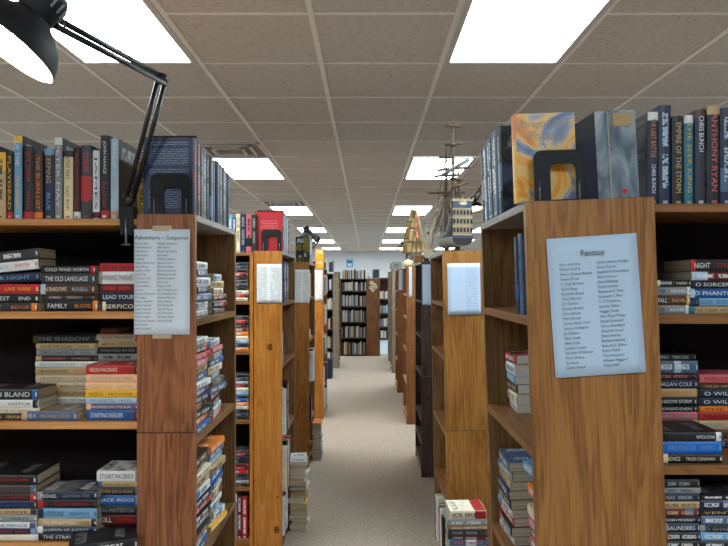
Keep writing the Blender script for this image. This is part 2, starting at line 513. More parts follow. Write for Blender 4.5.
PANEL = emis('light_diffuser', (.84, .97, 1, 1), PANEL_E)
FRAME = plain('light_frame', srgb(196, 196, 194), .5)
rows_ = [GY - 2 * G + 6 * G * k for k in range(-1, 6)]
colsx = [(-.2335 - 2 * G, 'left'), (-.2335 + G, 'right'), (-.2335 - 5 * G, 'far left'), (-.2335 + 4 * G, 'far right')]
NTH = ['behind the camera', 'nearest', 'second nearest', 'third nearest', 'fourth nearest', 'fifth nearest', 'farthest']
for ci, (x, cn) in enumerate(colsx):
    for ri, y in enumerate(rows_):
        r = empty('ceiling_light', (x + G / 2, y + G, CZ), '%s fluorescent ceiling panel in the %s line of lights' % (NTH[ri], cn), 'ceiling light', 'fluorescent panels in the suspended ceiling')
        bm = bmesh.new(); a, b = G / 2 - .012, G - .012
        for q in ((-a, a, -b, -b + .028), (-a, a, b - .028, b), (-a, -a + .028, -b + .028, b - .028), (a - .028, a, -b + .028, b - .028)):
            box(bm, *q, -.014, -.0065)
        mesh_obj('light_frame', bm, FRAME, r)
        bm = bmesh.new(); box(bm, -a + .028, a - .028, -b + .028, b - .028, -.011, -.009)
        mesh_obj('diffuser', bm, PANEL, r)
VENT = plain('vent_metal', srgb(214, 214, 212), .4, .5)
for i, (x, y) in enumerate([(-.2335 - 2 * G, GY + 3 * G), (-.2335 - 2 * G, GY + 9 * G)]):
    r = empty('ceiling_vent', (x + G / 2, y + G / 2, CZ), ['nearer', 'farther'][i] + ' louvred air vent in the ceiling left of the aisle', 'air vent', 'louvred ceiling vents')
    a = G / 2 - .013
    bm = bmesh.new()
    for k_, s in enumerate((a, a * .72, a * .46)):
        for q in ((-s, s, -s, -s + .02), (-s, s, s - .02, s), (-s, -s + .02, -s, s), (s - .02, s, -s, s)):
            box(bm, *q, -.016 - .006 * k_, -.0065)
    mesh_obj('louvre', bm, VENT, r)
    bm = bmesh.new(); box(bm, -a, a, -a, a, -.0066, -.0061)
    mesh_obj('backing_plate', bm, plain('vent_dark', srgb(130, 128, 126)), r)

# ------------------------------------------------------------------ bookcases: left of the aisle
XL = -.474
def px_case(y): return y
caseL1, _ = end_case('end_bookcase', 'oak end bookcase with the adventure and suspense sheet on its side', -1, XL, 1.79, 2.35, .16, 1.71, [1.42, 1.09, .735, .40], 'oak', edge='inner', seam=1.107)
facing_case('double_bookcase', 'two-sided bookcase of stacked paperbacks beneath the black desk lamp', -1.55, XL - .162, 1.80, 2.35, 1.698, [1.441, 1.135, .80, .42], 'oak', 'edge', no_side=1)
caseL2, _ = end_case('end_bookcase', 'bright knotty pine end bookcase topped by a red book', -1, XL, 3.62, 4.28, .156, 1.698, [1.41, 1.06, .66, .34], 'pine', edge='chestnut')
facing_case('double_bookcase', 'two-sided bookcase in the second row, a sliver beside the pine end', -1.55, XL - .160, 3.62, 4.28, 1.69, [1.42, 1.14, .755, .38], 'pine', 'chestnut')
caseL3, _ = end_case('end_bookcase', 'brown knotty pine end bookcase behind the bright pine one', -1, XL - .004, 5.37, 5.95, .125, 1.694, [1.40, 1.05, .70, .36], 'umber', edge='chestnut')
facing_case('double_bookcase', 'two-sided bookcase in the third row left, behind its pine end', -1.55, XL - .135, 5.37, 5.95, 1.69, [1.4, 1.05, .7, .36], 'umber', 'chestnut')
caseL4, _ = end_case('end_bookcase', 'narrow pine end bookcase glowing orange under a lamp', -1, -.485, 7.24, 7.9, .105, 1.69, [1.40, 1.05, .70, .36], 'pine')
facing_case('double_bookcase', 'two-sided bookcase in the fourth row left, behind the glowing end', -1.55, -.485 - .108, 7.24, 7.9, 1.69, [1.4, 1.05, .7, .36], 'pine', 'chestnut')
end_case('end_bookcase', 'weathered grey brown end bookcase farthest down the left side', -1, -.50, 11.6, 12.1, .09, 1.72, [1.40, 1.05, .70, .36], 'ash')
facing_case('double_bookcase', 'dark shelves of pale books beside the grey brown end', -1.60, -.592, 11.6, 12.1, 1.69, [1.4, 1.05, .7, .36], 'ash', 'walnut')

# ------------------------------------------------------------------ bookcases: right of the aisle
LEAN1 = 2.0
XR = .337 + HC * math.sin(R(LEAN1))
caseR1, MR1 = end_case('end_bookcase', 'brown end bookcase leaning slightly, with the fantasy sheet on its side', 1, XR, 1.36, 1.90, .271, 1.692, [1.45, 1.17, .83, .45], 'maple', 'chestnut', lean=LEAN1)
facing_case('double_bookcase', 'two-sided bookcase of fantasy paperbacks right of the leaning end', .63, 1.62, 1.375, 1.90, 1.688, [1.4535, 1.134, .80, .42], 'maple', 'chestnut', no_side=-1, edge_at=lambda z: XR + .272 - math.sin(R(LEAN1)) * (z - .022))
LEAN2 = 1.0
caseR2, MR2 = end_case('end_bookcase', 'honey brown end bookcase carrying the large model galleon', 1, .38 + HC * math.sin(R(LEAN2)), 3.25, 3.88, .28, 1.68, [1.42, 1.15, .77, .42], 'honey', 'chestnut', 'inner', seam=.78, lean=LEAN2)
facing_case('double_bookcase', 'two-sided bookcase in the second row right, behind the fantasy case', .715, 1.62, 3.26, 3.88, 1.68, [1.42, 1.15, .77, .42], 'honey', 'chestnut')
WK = plain('dark_shelf_back', srgb(36, 28, 28), .6)
end_case('end_bookcase', 'dark walnut end bookcase with a sheet tinted for cool light', 1, .425, 5.08, 5.72, .28, 1.69, [1.38, 1.10, .80, .45, .27], 'walnut', 'walnut', 'walnut', seam=.79, back=WK)
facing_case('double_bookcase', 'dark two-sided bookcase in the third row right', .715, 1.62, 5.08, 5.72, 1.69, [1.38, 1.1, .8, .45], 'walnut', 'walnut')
end_case('end_bookcase', 'brown end bookcase right behind the dark walnut one', 1, .424, 6.98, 7.62, .28, 1.70, [1.40, 1.15, .80, .45], 'chestnut', 'edge', 'chestnut', seam=.80)
facing_case('double_bookcase', 'two-sided bookcase in the fourth row right', .715, 1.62, 6.98, 7.62, 1.69, [1.4, 1.1, .8, .45], 'chestnut', 'chestnut')
end_case('end_bookcase', 'reddish brown end bookcase, third before the right side ends', 1, .42, 9.01, 9.62, .28, 1.71, [1.42, 1.15, .80, .45], 'chestnut', 'edge', 'chestnut', seam=.80)
facing_case('double_bookcase', 'two-sided bookcase in the fifth row right', .715, 1.62, 9.01, 9.62, 1.69, [1.4, 1.1, .8, .45], 'chestnut', 'chestnut')
end_case('end_bookcase', 'grey brown end bookcase, second last down the right side', 1, .42, 10.95, 11.5, .28, 1.76, [1.42, 1.10, .75, .40], 'ash', 'ash', 'ash')
end_case('end_bookcase', 'grey brown end bookcase, last down the right side', 1, .42, 12.6, 13.1, .28, 1.74, [1.42, 1.10, .75, .40], 'ash', 'ash', 'ash')

# far bookcase across the aisle's end
FYB = 13.53
fx0, fx1, fx2 = wx(339.5, FYB), wx(366.5, FYB), wx(380, FYB)
r = empty('far_bookcase', (fx1, FYB, 0), 'brown bookcase closing the far end of the aisle, six shelves of books', 'bookcase')
bev_box('side_panel', fx0 - fx1, fx0 - fx1 + .03, 0, .35, 0, 1.61, W('chestnut'), r)
bev_box('side_panel', 0, fx2 - fx1, 0, .02, .72, 1.61, W('chestnut'), r)
bev_box('side_panel', 0, fx2 - fx1, 0, .02, .0, .717, W('chestnut'), r)
bev_box('side_panel', fx2 - fx1 - .02, fx2 - fx1, .02, .35, .0, 1.61, W('chestnut'), r)
bev_box('back_panel', fx0 - fx1 + .03, fx2 - fx1 - .02, .33, .35, 0, 1.60, BLACKBACK, r, 0)
FARZ = [1.36, 1.04, .71, .385, .03]
bev_box('top_board', fx0 - fx1 + .03, 0, 0, .33, 1.585, 1.61, W('walnut', 'x'), r)
bev_box('top_board', 0, fx2 - fx1 - .02, .02, .33, 1.585, 1.61, W('walnut', 'x'), r)
for z in FARZ: bev_box('shelf', fx0 - fx1 + .03, 0, 0, .33, z - .03, z, W('walnut', 'x'), r)
# bookcase farther behind
r = empty('dark_bookcase', (.62, 17.3, 0), 'dark red brown shelves glimpsed through the gap at the aisle end', 'bookcase')
bev_box('side_panel', -.45, -.42, 0, .35, 0, 1.66, W('walnut'), r)
bev_box('side_panel', .42, .45, 0, .35, 0, 1.66, W('walnut'), r)
bev_box('back_panel', -.42, .42, .33, .35, 0, 1.66, plain('dark_red_back', srgb(80, 44, 44)), r, 0)
for z in (1.66, 1.1, .72, .36, .05): bev_box('shelf', -.42, .42, 0, .33, z - .04, z, W('walnut', 'x'), r)

# ------------------------------------------------------------------ book rows, left front unit
YF = 1.812
P = YF / F
def st(Y, z, xl, xr, rows, place, group, d=.108, tilts=None, rot=1.5, hard=False):
    s = Y / F
    bl = []
    for b in rows:
        b = list(b) + [None] * (7 - len(b))
        bl.append((b[0] * s, b[1], b[2], b[3], b[4], (b[5] or 0) * s, (b[6] or 0) * s))
    flat_stack(wx(xl, Y), wx(xr, Y), Y, z, bl, place, group, d=d, tilts=tilts, rot=rot, jit=.002, hard=hard)

g = 'books standing on top of the left front bookcase'
def top_book(x0, x1, ytop, *a): return ((x1 - x0) * P, (218.4 - ytop) * P) + a + (None,) * (4 - len(a)) + (('black', 'grey', 'black'),)
standing_row(wx(-34, YF), YF, 1.698, [
    top_book(-34, -26, 145, 'navy', 'white'), top_book(-26, -16, 140, 'red', 'white', 'black'), top_book(-16, -6, 144, 'slate blue', 'white'),
    top_book(-6, 4, 152, 'tan', 'black', 'yellow'),
    top_book(5, 11.5, 151, 'black', 'yellow', 'red', 'PLAYDEAD'),
    top_book(12.5, 20.5, 135, 'light blue', 'white', 'yellow', ['OF THE', 'THE BONE']),
    top_book(21, 31.5, 146, 'black', 'red', 'red', ['SKY ZONE', 'JAMES']),
    top_book(33, 41.5, 151, 'brown', 'orange', 'orange', 'THE BURN LIST'),
    top_book(42.5, 52.5, 148, 'navy', 'tan', 'light blue', ['KEEPING', 'BLUE']),
    top_book(54, 61.5, 137, 'grey', 'white', 'white', ['PETER MAY']),
    top_book(62.5, 72, 150, 'cream', 'brown', 'black', ['PETER MAY', 'CAST IRON']),
    top_book(72.5, 79.5, 147, 'dark brown', 'red', 'white', 'THE MOSCOW CLUB'),
    top_book(81, 92, 145, 'charcoal', 'red', 'red', None),
    top_book(93, 100, 150, 'white', 'navy', 'dark red', 'JAMES'),
    top_book(101.5, 110.5, 135, 'black', 'white', 'red', ['JOHN NANCE', 'BLACKOUT']),
    top_book(111.5, 119.5, 138, 'pale blue', 'white', 'tan', ['PHILIP', 'MARGOLIN']),
], 'on top of the left front bookcase', g, d=.15, gap=.0022,
 labels=['navy hardcover standing on the left case, cut off by the left frame edge'] + [None] * 11 + ['charcoal hardcover with a red spine panel, atop the left front bookcase', None, 'tall black hardcover with a red title, beside the lamp on the left', 'pale blue hardcover next to the lamp clamp, atop the left bookcase'])

g = 'paperbacks on the upper left shelf'
st(YF, 1.441, -26, 39, [(8, 'charcoal', 'white', 'orange', ['TERRY', 'EDGE']), (9, 'black', 'white', None, ['THE WEST', 'END']), (9.5, 'red', 'ivory', 'yellow', ['CLARITY', 'LIVE WIRE']),
   (8.5, 'navy', 'light blue', None, ['DEEPER NIGHT']), (9.5, 'white', 'red', 'light blue', ['SIMON', 'BLACK', 'WINTER']), (10, 'charcoal', 'white', None, None)],
   'the slanting stack, left end of upper left shelf', g, tilts=[0, 0, 0, 3, 6, 7])
st(YF, 1.441, 40, 97, [(10.5, 'black', 'white', 'orange', ['FAMILY', 'BLOOD'], 4, 1), (6, 'dark brown', 'grey', None, None, 3, -2), (10, 'brown', 'ivory', 'pale blue', ['IN SHADOWS', 'RUSSELL'], 0, -3), (10.5, 'charcoal', 'white', None, ['THE OLD LANGUAGE'], 1, -1), (7.5, 'black', 'white', 'red', ['COLD WIND NORTH'], 2, -1)],
   'the middle stack on the upper left shelf', g)
st(YF, 1.441, 100, 139, [(9.5, 'black', 'ivory', 'ivory', ['SERPICO'], 2), (9, 'navy', 'white', 'blue', ['LEAD YOUR']), (8, 'dark red', 'red', None, None), (12.5, 'white', 'charcoal', 'grey', ['WINNING MARINES'], -1), (8, 'red', 'black', None, ['PETER MAAS'])],
   'the right stack on the upper left shelf', g)

g = 'paperbacks on the middle left shelf'
st(YF + .01, 1.135, -20, 39, [(6.5, 'dark brown', 'tan', None, None), (5.5, 'ivory', 'black', None, 'TWO LATE AT NIGHT'), (8, 'white', 'grey', 'black', ['DANCE', 'VISITOR']), (10.5, 'black', 'white', 'blue', ['', 'DON BLAND'][1:])],
   'the low stack, left end of middle left shelf', g)
make_book(56 * P, .112, 9.5 * P, 'slate blue', 'white', 'tan', ['THE H', 'MACHINERY ROOM'], 'slate blue paperback lying alone in front of the tall pale stack, middle left shelf', g,
          Matrix.Translation((wx(49, YF), YF + .002, 1.1355)) @ Matrix.Rotation(R(-2), 4, 'Z'))
st(YF + .13, 1.135, 36, 98, [(8, 'tan', 'grey', None, None, 1), (6.5, 'white', 'slate blue', None, ['THE WINDS OF WAR']), (7, 'tan', 'brown', None, 'HELEN MACINNES'), (7, 'beige', 'black', 'dark red', ['NORTH', 'BALL NIGHT'])
   , (7, 'beige', 'grey', None, 'DECISION AT DELPHI'), (7.5, 'tan', 'black', 'pink', ['HELEN MACINNES', 'SALZBURG']), (6, 'white', 'grey', None, ['THE VENETIAN AFFAIR', 'HELEN']), (5.5, 'dark brown', 'pink', 'tan', ['ASSIGNMENT', 'HORIZON']), (6, 'grey', 'charcoal', None, ['THE DOUBLE IMAGE', 'HELEN']), (6, 'tan', 'black', None, ['I AND MY LOVE', 'HELEN']), (8.5, 'black', 'grey', 'brown', ['THE SHADOW'], -3)],
   'the tall pale stack on the middle left shelf', g, d=.10)
st(YF + .13, 1.135, 98, 140, [(8, 'beige', 'grey', None, None), (7, 'tan', 'grey', None, None), (7, 'ivory', 'grey', None, None), (7, 'tan', 'grey', None, None), (7, 'grey', 'grey', None, None), (7, 'beige', 'grey', None, None), (7, 'grey', 'charcoal', None, 'AGENT IN PLACE'),
   (6.5, 'grey', 'black', None, None), (6, 'black', 'grey', None, 'WHILE STILL WE LIVE'), (6.5, 'tan', 'brown', None, 'ABOVE SUSPICION'), (6.5, 'beige', 'black', 'red', ['HELEN MACINNES'], -1), (6, 'dark red', 'brown', None, None, 3, -22)],
   'the rear right stack, middle left shelf', g, d=.10)
st(YF + .004, 1.135, 86, 139, [(10.5, 'blue', 'white', 'dark red', ['STARTING READER', 'NB']), (6, 'purple', 'ivory', 'peach', ['MACINNES ON THE RUN']), (6, 'pale blue', 'slate blue', None, ['PRELUDE TO', 'HELEN']), (7, 'yellow', 'brown', None, ['RIDE A', 'PALE HORSE']), (8, 'peach', 'gold', None, ['HIDDEN TARGET', 'MACINNES']), (7.5, 'peach', 'grey', None, ['NEITHER FIVE NOR THREE']), (9, 'red', 'ivory', 'dark red', ['HELEN MACINNES', 'SNARE'])],
   'the bright front stack on the middle left shelf', g, d=.105)

g = 'paperbacks on the lower left shelf'
st(YF, .80, -30, 37, [(6, 'ivory', 'tan', 'white', ['PORTER', 'STEEL RAIN']), (6.5, 'navy', 'red', 'light blue', ['LIEUTENANT BELL']), (6, 'white', 'blue', 'purple', ['THE BLACK PRINCE']), (6.5, 'grey', 'white', 'charcoal', ['CARMAN', 'DAYS']), (6, 'tan', 'black', 'charcoal', ['STONE DRIVE']), (8, 'navy', 'tan', 'blue', ['BLOOD', 'AMERICAN CAPTAIN']), (6.5, 'black', 'white', 'red', ['HUNT', 'DANGEROUS']), (9, 'brown', 'tan', 'slate blue', ['HUNTER', 'SNIPER DAYS']), (9.5, 'black', 'white', 'red', ['EVIL', 'JOHN RAIN'])],
   'the stack at the left frame edge, lower shelf', g, d=.14)
st(YF, .80, 38, 97, [(7.5, 'black', 'white', None, ['THE STRAW MEN'], -1), (7, 'navy', 'white', 'white', ['ILLUSION OF JUSTICE']), (7.5, 'tan', 'white', 'black', ['THE UPRIGHT MAN', 'COLD']), (10, 'light blue', 'navy', 'navy', ['BLOODLINE', 'HIGHWAYS']), (8.5, 'black', 'red', 'red', ['24', 'STUART WOODS']), (8, 'navy', 'white', 'grey', ['MICHAEL', 'CRIMSON TIDE'])],
   'the middle stack on the lower left shelf', g)
st(YF + .03, .833, 97, 140, [(10.5, 'dark red', 'white', 'red', ['KILL', 'ELMORE'], 1), (9, 'black', 'grey', None, ['IAN MASTERTON'], 1), (10, 'blue', 'white', 'light blue', ['JACK RIGGS'], 1), (8, 'black', 'tan', 'slate blue', ['SEVEN DAYS HUNT']), (5, 'tan', 'black', 'slate blue', ['LOW DISTRICT'], 2), (10.5, 'white', 'black', 'grey', ['STUART MACBRIDE'], -1)],
   'the stack beside oak end, lower left shelf', g)
# two glossy paperbacks leaning flat at the front of the lowest visible stack
wat = make_book(.172, .108, .030, 'black', 'white', 'charcoal', None, 'black glossy paperback lying askew under the lower left stacks', g,
          Matrix.Translation((-.700, 1.728, .8005)) @ Matrix.Rotation(R(20), 4, 'Z'), cover=('black', 'grey', 'charcoal'))
yel = make_book(.172, .108, .029, 'yellow', 'white', 'orange', None, 'yellow paperback lying askew beneath the stack beside the oak end', g,
          Matrix.Translation((-.715, 1.775, .8005)) @ Matrix.Rotation(R(28), 4, 'Z'), cover=('yellow', 'brown', 'gold')) if False else None

# ------------------------------------------------------------------ left end case, books facing the aisle
PAL = [('white', 'navy', 'light blue'), ('navy', 'white', 'blue'), ('black', 'white', 'red'), ('grey', 'white', 'slate blue'), ('slate blue', 'white', 'navy'), ('ivory', 'brown', 'tan'),
       ('red', 'white', 'black'), ('charcoal', 'tan', 'grey'), ('tan', 'black', 'brown'), ('blue', 'white', 'light blue'), ('dark red', 'ivory', 'red'), ('white', 'red', 'grey'), ('black', 'gold', 'brown'), ('pale blue', 'navy', 'white')]
def rnd(n, tmin=.016, tmax=.03, pal=None, seed=0):
    rg = random.Random(seed); out = []
    last = None
    for i in range(n):
        p = rg.choice(pal or PAL)
        while p == last: p = rg.choice(pal or PAL)
        last = p
        out.append((rg.uniform(tmin, tmax), p[0], p[1], p[2] if rg.random() < .6 else None, None, rg.uniform(-.006, .006), rg.uniform(-.006, .006)))
    return out
def pick(*cs, t=.022):
    out = []
    for i, c in enumerate(cs):
        p = next((q for q in PAL if q[0] == c), (c, 'white', None))
        out.append((t * (0.85 + .3 * ((i * 37) % 10) / 10), p[0], p[1], p[2] if i % 2 else None, None, 0, 0))
    return out
YAW = R(90)
def left_end(y0, y1, z, books, place, group, x=XL - .012, **k):
    # frame turned +90: local x -> world y, local y -> -world x
    k.setdefault('jit', .006)
    flat_stack(y0, y1, -x, z, books, place, group, yaw=YAW, **k)
g = 'paperbacks in the oak end bookcase'
left_end(1.83, 1.995, 1.42, pick('grey', 'white', 'slate blue', 'navy', 'white', 'slate blue', 'white', t=.0235), 'the near stack, top opening of the oak end case', g, rot=5)
left_end(2.06, 2.215, 1.42, pick('charcoal', 'black', 'dark red', 'ivory', 'tan', 'white', t=.0215), 'the far stack, top opening of the oak end case', g, rot=5)
left_end(1.83, 1.99, 1.09, pick('blue', 'orange', 'black', 'tan', 'navy', 'purple', 'white', 'navy', 'tan', 'pink', 'red', 'black', 'white', t=.0205), 'the near stack, second opening of the oak end case', g, rot=6, d=.115)
left_end(2.02, 2.18, 1.09, pick('pink', 'white', 'brown', 'black', 'slate blue', 'charcoal', 'grey', 'ivory', 'blue', 'grey', 'red', 'white', t=.0205), 'the far stack, second opening of the oak end case', g, rot=6, d=.115)
left_end(1.83, 1.99, .735, pick('blue', 'white', 'charcoal', 'grey', 'black', 'red', 'navy', 'white', 'tan', 'ivory', 'charcoal', 'brown', t=.0235), 'the near stack, third opening of the oak end case', g, rot=6, d=.115)
left_end(2.03, 2.19, .735, pick('yellow', 'white', 'grey', 'white', 'dark red', 'ivory', 'blue', 'blue', 'tan', 'light blue', 'slate blue', 'orange', t=.0225), 'the far stack, third opening of the oak end case', g, rot=6, d=.115)
left_end(2.06, 2.22, .40, pick('red', 'grey', 'white', 'dark red', 'green', 'white', 'red', 'ivory', 'red', t=.024), 'the bottom stack of the oak end case', g, rot=5)

# on top of the oak end case: blurb side of a big hardcover faces the camera
g = 'hardcovers on top of the oak end bookcase'
TOPL = 1.71
def standing_left(y, specs, z, place, group, x=XL - .008, d=.14, **k):
    standing_row(y, -x, z, specs, place, group, yaw=YAW, d=d, **k)
standing_left(1.80, [(.032, .213, 'navy', 'red', 'dark red'), (.034, .225, 'dark brown', 'pink', None), (.044, .205, 'black', 'slate blue', 'charcoal'), (.044, .202, 'charcoal', 'grey', None), (.03, .197, 'black', 'grey', None),
    (.044, .20, 'black', 'slate blue', 'slate blue'), (.036, .195, 'black', 'slate blue', None), (.04, .20, 'navy', 'slate blue', None), (.044, .198, 'black', 'grey', None), (.04, .195, 'charcoal', 'grey', None), (.04, .192, 'black', 'slate blue', None), (.03, .19, 'navy', 'slate blue', None)], TOPL, 'atop the oak end case', g,
    labels=['large navy hardcover whose printed back faces the camera behind a bookend'])

def bookend(label, x0, x1, y, z, h, depth=.10, M=None, hx0=.26, hx1=.72, hh=.60):
    """steel sheet bookend: upright with an arched cut-out, flat foot running back under the books"""
    root = empty('bookend', ((x0 + x1) / 2, y, z), label, 'bookend', 'black steel bookends', M)
    w_ = (x1 - x0) / 2
    def arch(a, b, top, rad, seg=6):
        pts = [(a, 0)]
        for k in range(seg + 1):
            t = math.pi / 2 * k / seg; pts.append((a + rad - rad * math.cos(t), top - rad + rad * math.sin(t)))
        for k in range(seg + 1):
            t = math.pi / 2 * k / seg; pts.append((b - rad + rad * math.sin(t), top - rad + rad * math.cos(t)))
        pts.append((b, 0)); return pts
    o = arch(-w_, w_, h, h * .16); i = arch(-w_ + 2 * w_ * hx0, -w_ + 2 * w_ * hx1, h * hh, h * .12)
    bm = bmesh.new(); th = .0022
    A = [[bm.verts.new((x, yy, zz)) for x, zz in o] for yy in (0, th)]; B = [[bm.verts.new((x, yy, zz)) for x, zz in i] for yy in (0, th)]
    n = len(o)
    for k in range(n - 1):
        for l, fl in ((0, 0), (1, 1)):
            bm.faces.new((A[l][k], A[l][k + 1], B[l][k + 1], B[l][k]))
        bm.faces.new((A[0][k], A[0][k + 1], A[1][k + 1], A[1][k])); bm.faces.new((B[0][k], B[0][k + 1], B[1][k + 1], B[1][k]))
    mesh_obj('upright', bm, SATIN, root)
    bm = bmesh.new(); box(bm, -w_ + 2 * w_ * hx0 + .001, -w_ + 2 * w_ * hx1 - .001, 0, .007, .0, .0014); mesh_obj('foot', bm, SATIN, root)
    for sx in (-1, 1):
        bm = bmesh.new(); tube(bm, [(sx * w_ * .80, -.0015, 0.001), (sx * w_ * .80, -.0015, h * .38)], .0016, 6); mesh_obj('rib', bm, CHROME, root)
    return root
make_book(.165, .12, .030, 'gold', 'brown', None, None, 'tan book standing behind the lamp post, left of the big navy hardcover', g,
          Matrix.Translation((wx(137.5, 1.84), 1.835, 1.699 + .0835)) @ Matrix.Rotation(R(90), 4, 'Y'), True)
bookend('black steel bookend on the oak end case beside the desk lamp', wx(150, 1.79), wx(190, 1.79), 1.792, TOPL, .112, hx0=.33, hx1=.78, hh=.66)
BLURB = plain('blurb_ink', srgb(96, 108, 140), .6)

def blurb_mat(name, base, tcol, solid=None):
    t = NT(name, .35, .4); uv = t.add('ShaderNodeUVMap'); sp = t.add('ShaderNodeSeparateXYZ'); t.link(uv.outputs[0], sp.inputs[0])
    u, v = sp.outputs[0], sp.outputs[1]
    row = t.math('LESS_THAN', t.math('FRACT', t.math('MULTIPLY', u, 34)), .5)
    n = t.noise(t.mapping(uv.outputs[0], (34, 46, 1)), 1, 1); gl = t.math('GREATER_THAN', n, .44)
    def bd(q, a, c): return t.math('MULTIPLY', t.math('GREATER_THAN', q, a), t.math('LESS_THAN', q, c))
    z = t.math('MAXIMUM', bd(u, .06, .10), t.math('MAXIMUM', bd(u, .15, .36), t.math('MAXIMUM', bd(u, .40, .48), bd(u, .68, .92))))
    z = t.math('MULTIPLY', t.math('MULTIPLY', z, row), t.math('MULTIPLY', gl, bd(v, .10, .9)))
    t.link(t.mix(t.math('MULTIPLY', z, .8), base, tcol), t.b.inputs['Base Color']); return t.m
def by_label(p): return [o for o in COL.objects if str(o.get('label', '')).startswith(p)][0]
by_label('large navy hardcover').data.materials[1] = blurb_mat('navy_back_cover', srgb(34, 46, 78), srgb(120, 134, 170))

# ------------------------------------------------------------------ second row left
g = 'books in the pine second row, narrow view'
Y2 = 3.64
def sliver(z, cols, t, place, d=.11):
    flat_stack(wx(213, Y2), wx(248.6, Y2), Y2, z, [(b_[0], b_[1], 'grey' if b_[1] in ('black', 'charcoal', 'dark brown', 'navy') else b_[2]) + b_[3:] for b_ in pick(*cols, t=t)], place, g, d=d, jit=.002, rot=1)
sliver(1.42, ['ivory', 'black', 'ivory', 'black', 'charcoal', 'dark brown', 'black', 'dark red', 'black', 'charcoal', 'black'], .0195, 'the top stack seen between oak and pine ends')
sliver(1.14, ['orange', 'navy', 'pale blue', 'cream', 'orange', 'dark red', 'dark brown', 'black', 'black'], .0215, 'the second stack seen between oak and pine ends')
sliver(.755, ['black', 'charcoal', 'black', 'ivory', 'orange', 'blue', 'black', 'light blue', 'cream', 'black', 'grey', 'charcoal', 'black'], .0195, 'the third stack seen between oak and pine ends')
sliver(.38, ['black', 'grey', 'charcoal', 'black', 'red', 'black', 'dark red', 'black', 'navy', 'black', 'charcoal'], .0185, 'the fourth stack seen between oak and pine ends')
standing_row(wx(222, Y2), Y2, .09, [(.03, .26, 'ivory', 'grey', None), (.028, .25, 'charcoal', 'white', None), (.024, .25, 'grey', 'navy', 'white'), (.026, .24, 'dark red', 'white', None), (.030, .235, 'red', 'white', None)][:5],
             'on the bottom shelf between oak and pine ends', g, d=.16)
standing_row(wx(227.5, Y2), Y2, 1.69, [(.026, .21, 'light blue', 'white', None), (.020, .20, 'slate blue', 'white', None), (.022, .215, 'cream', 'black', None), (.032, .215, 'navy', 'grey', None), (.030, .215, 'pink', 'black', 'black'), (.028, .212, 'dark brown', 'grey', None)],
             'atop the second row, left of the red book', 'hardcovers on top of the second left row', d=.15)
g = 'books on top of the bright pine end bookcase'
standing_left(3.66, [(.035, .222, 'red', 'white', 'black'), (.03, .235, 'black', 'white', None), (.03, .232, 'grey', 'white', 'slate blue'), (.035, .225, 'pale blue', 'charcoal', None), (.03, .215, 'charcoal', 'white', None), (.03, .215, 'grey', 'white', None), (.03, .21, 'slate blue', 'white', None), (.035, .21, 'white', 'black', None), (.03, .2, 'black', 'white', None)],
              1.698, 'atop the bright pine end', g, labels=['red hardcover with its front turned to the camera, atop the pine end'], x=XL - .002, d=.150)
def red_mat():
    t = NT('red_front_cover', .35, .4); uv = t.add('ShaderNodeUVMap'); sp = t.add('ShaderNodeSeparateXYZ'); t.link(uv.outputs[0], sp.inputs[0])
    u, v = sp.outputs[0], sp.outputs[1]
    row = t.math('LESS_THAN', t.math('FRACT', t.math('MULTIPLY', u, 18)), .5)
    n = t.noise(t.mapping(uv.outputs[0], (18, 22, 1)), 1, 1); gl = t.math('GREATER_THAN', n, .44)
    def bd(q, a, c): return t.math('MULTIPLY', t.math('GREATER_THAN', q, a), t.math('LESS_THAN', q, c))
    z = t.math('MULTIPLY', t.math('MULTIPLY', bd(u, .2, .42), bd(v, .18, .82)), t.math('MULTIPLY', row, gl))
    t.link(t.mix(t.math('MULTIPLY', z, .7), srgb(176, 36, 44), srgb(214, 120, 120)), t.b.inputs['Base Color']); return t.m
by_label('red hardcover with its front').data.materials[1] = red_mat()
bookend('black steel bookend holding the red book on the pine end', wx(261, 3.63), wx(281, 3.63), 3.645, 1.698, .122, hx0=.30, hx1=.80, hh=.72)

g = 'books and magazines in the bright pine end bookcase'
standing_left(3.66, [(.022, .215, 'charcoal', 'white', None), (.03, .23, 'slate blue', 'white', None), (.02, .225, 'grey', 'white', None), (.034, .235, 'slate blue', 'white', None), (.03, .23, 'charcoal', 'white', None), (.03, .225, 'slate blue', 'white', None), (.03, .23, 'black', 'white', None), (.03, .22, 'grey', 'white', None)],
              1.41, 'in the top opening of the bright pine end', g, x=XL + .004, d=.14)
left_end(3.66, 3.86, 1.06 - .40, pick('white', 'ivory', t=.02), 'the flat pair under the white book, pine end', g) if False else None
standing_left(3.68, [(.05, .255, 'white', 'grey', None), (.03, .285, 'black', 'white', None), (.022, .28, 'charcoal', 'white', None), (.02, .27, 'tan', 'black', None), (.03, .29, 'dark red', 'white', None)],
              .66, 'in the third opening of the bright pine end', g, x=XL + .012, d=.15)
standing_left(3.66, [(.03, .19, 'light blue', 'white', None), (.02, .18, 'pale blue', 'white', None)], 1.06, 'in the second opening of the bright pine end', g, d=.12)
standing_left(3.68, [(.045, .25, 'ivory', 'grey', None), (.035, .275, 'black', 'white', None), (.016, .275, 'white', 'white', None), (.03, .26, 'brown', 'white', None), (.04, .28, 'red', 'ivory', None)],
              .34, 'in the fourth opening of the bright pine end', g, x=XL + .018, d=.155)
standing_left(3.68, [(.03, .22, 'white', 'navy', None), (.05, .22, 'blue', 'white', None), (.03, .22, 'pale blue', 'white', None), (.04, .22, 'ivory', 'white', None)],
              .09, 'in the bottom opening of the bright pine end', g, x=XL + .004, d=.14)
g = 'books piled on the carpet beside the pine end bookcase'
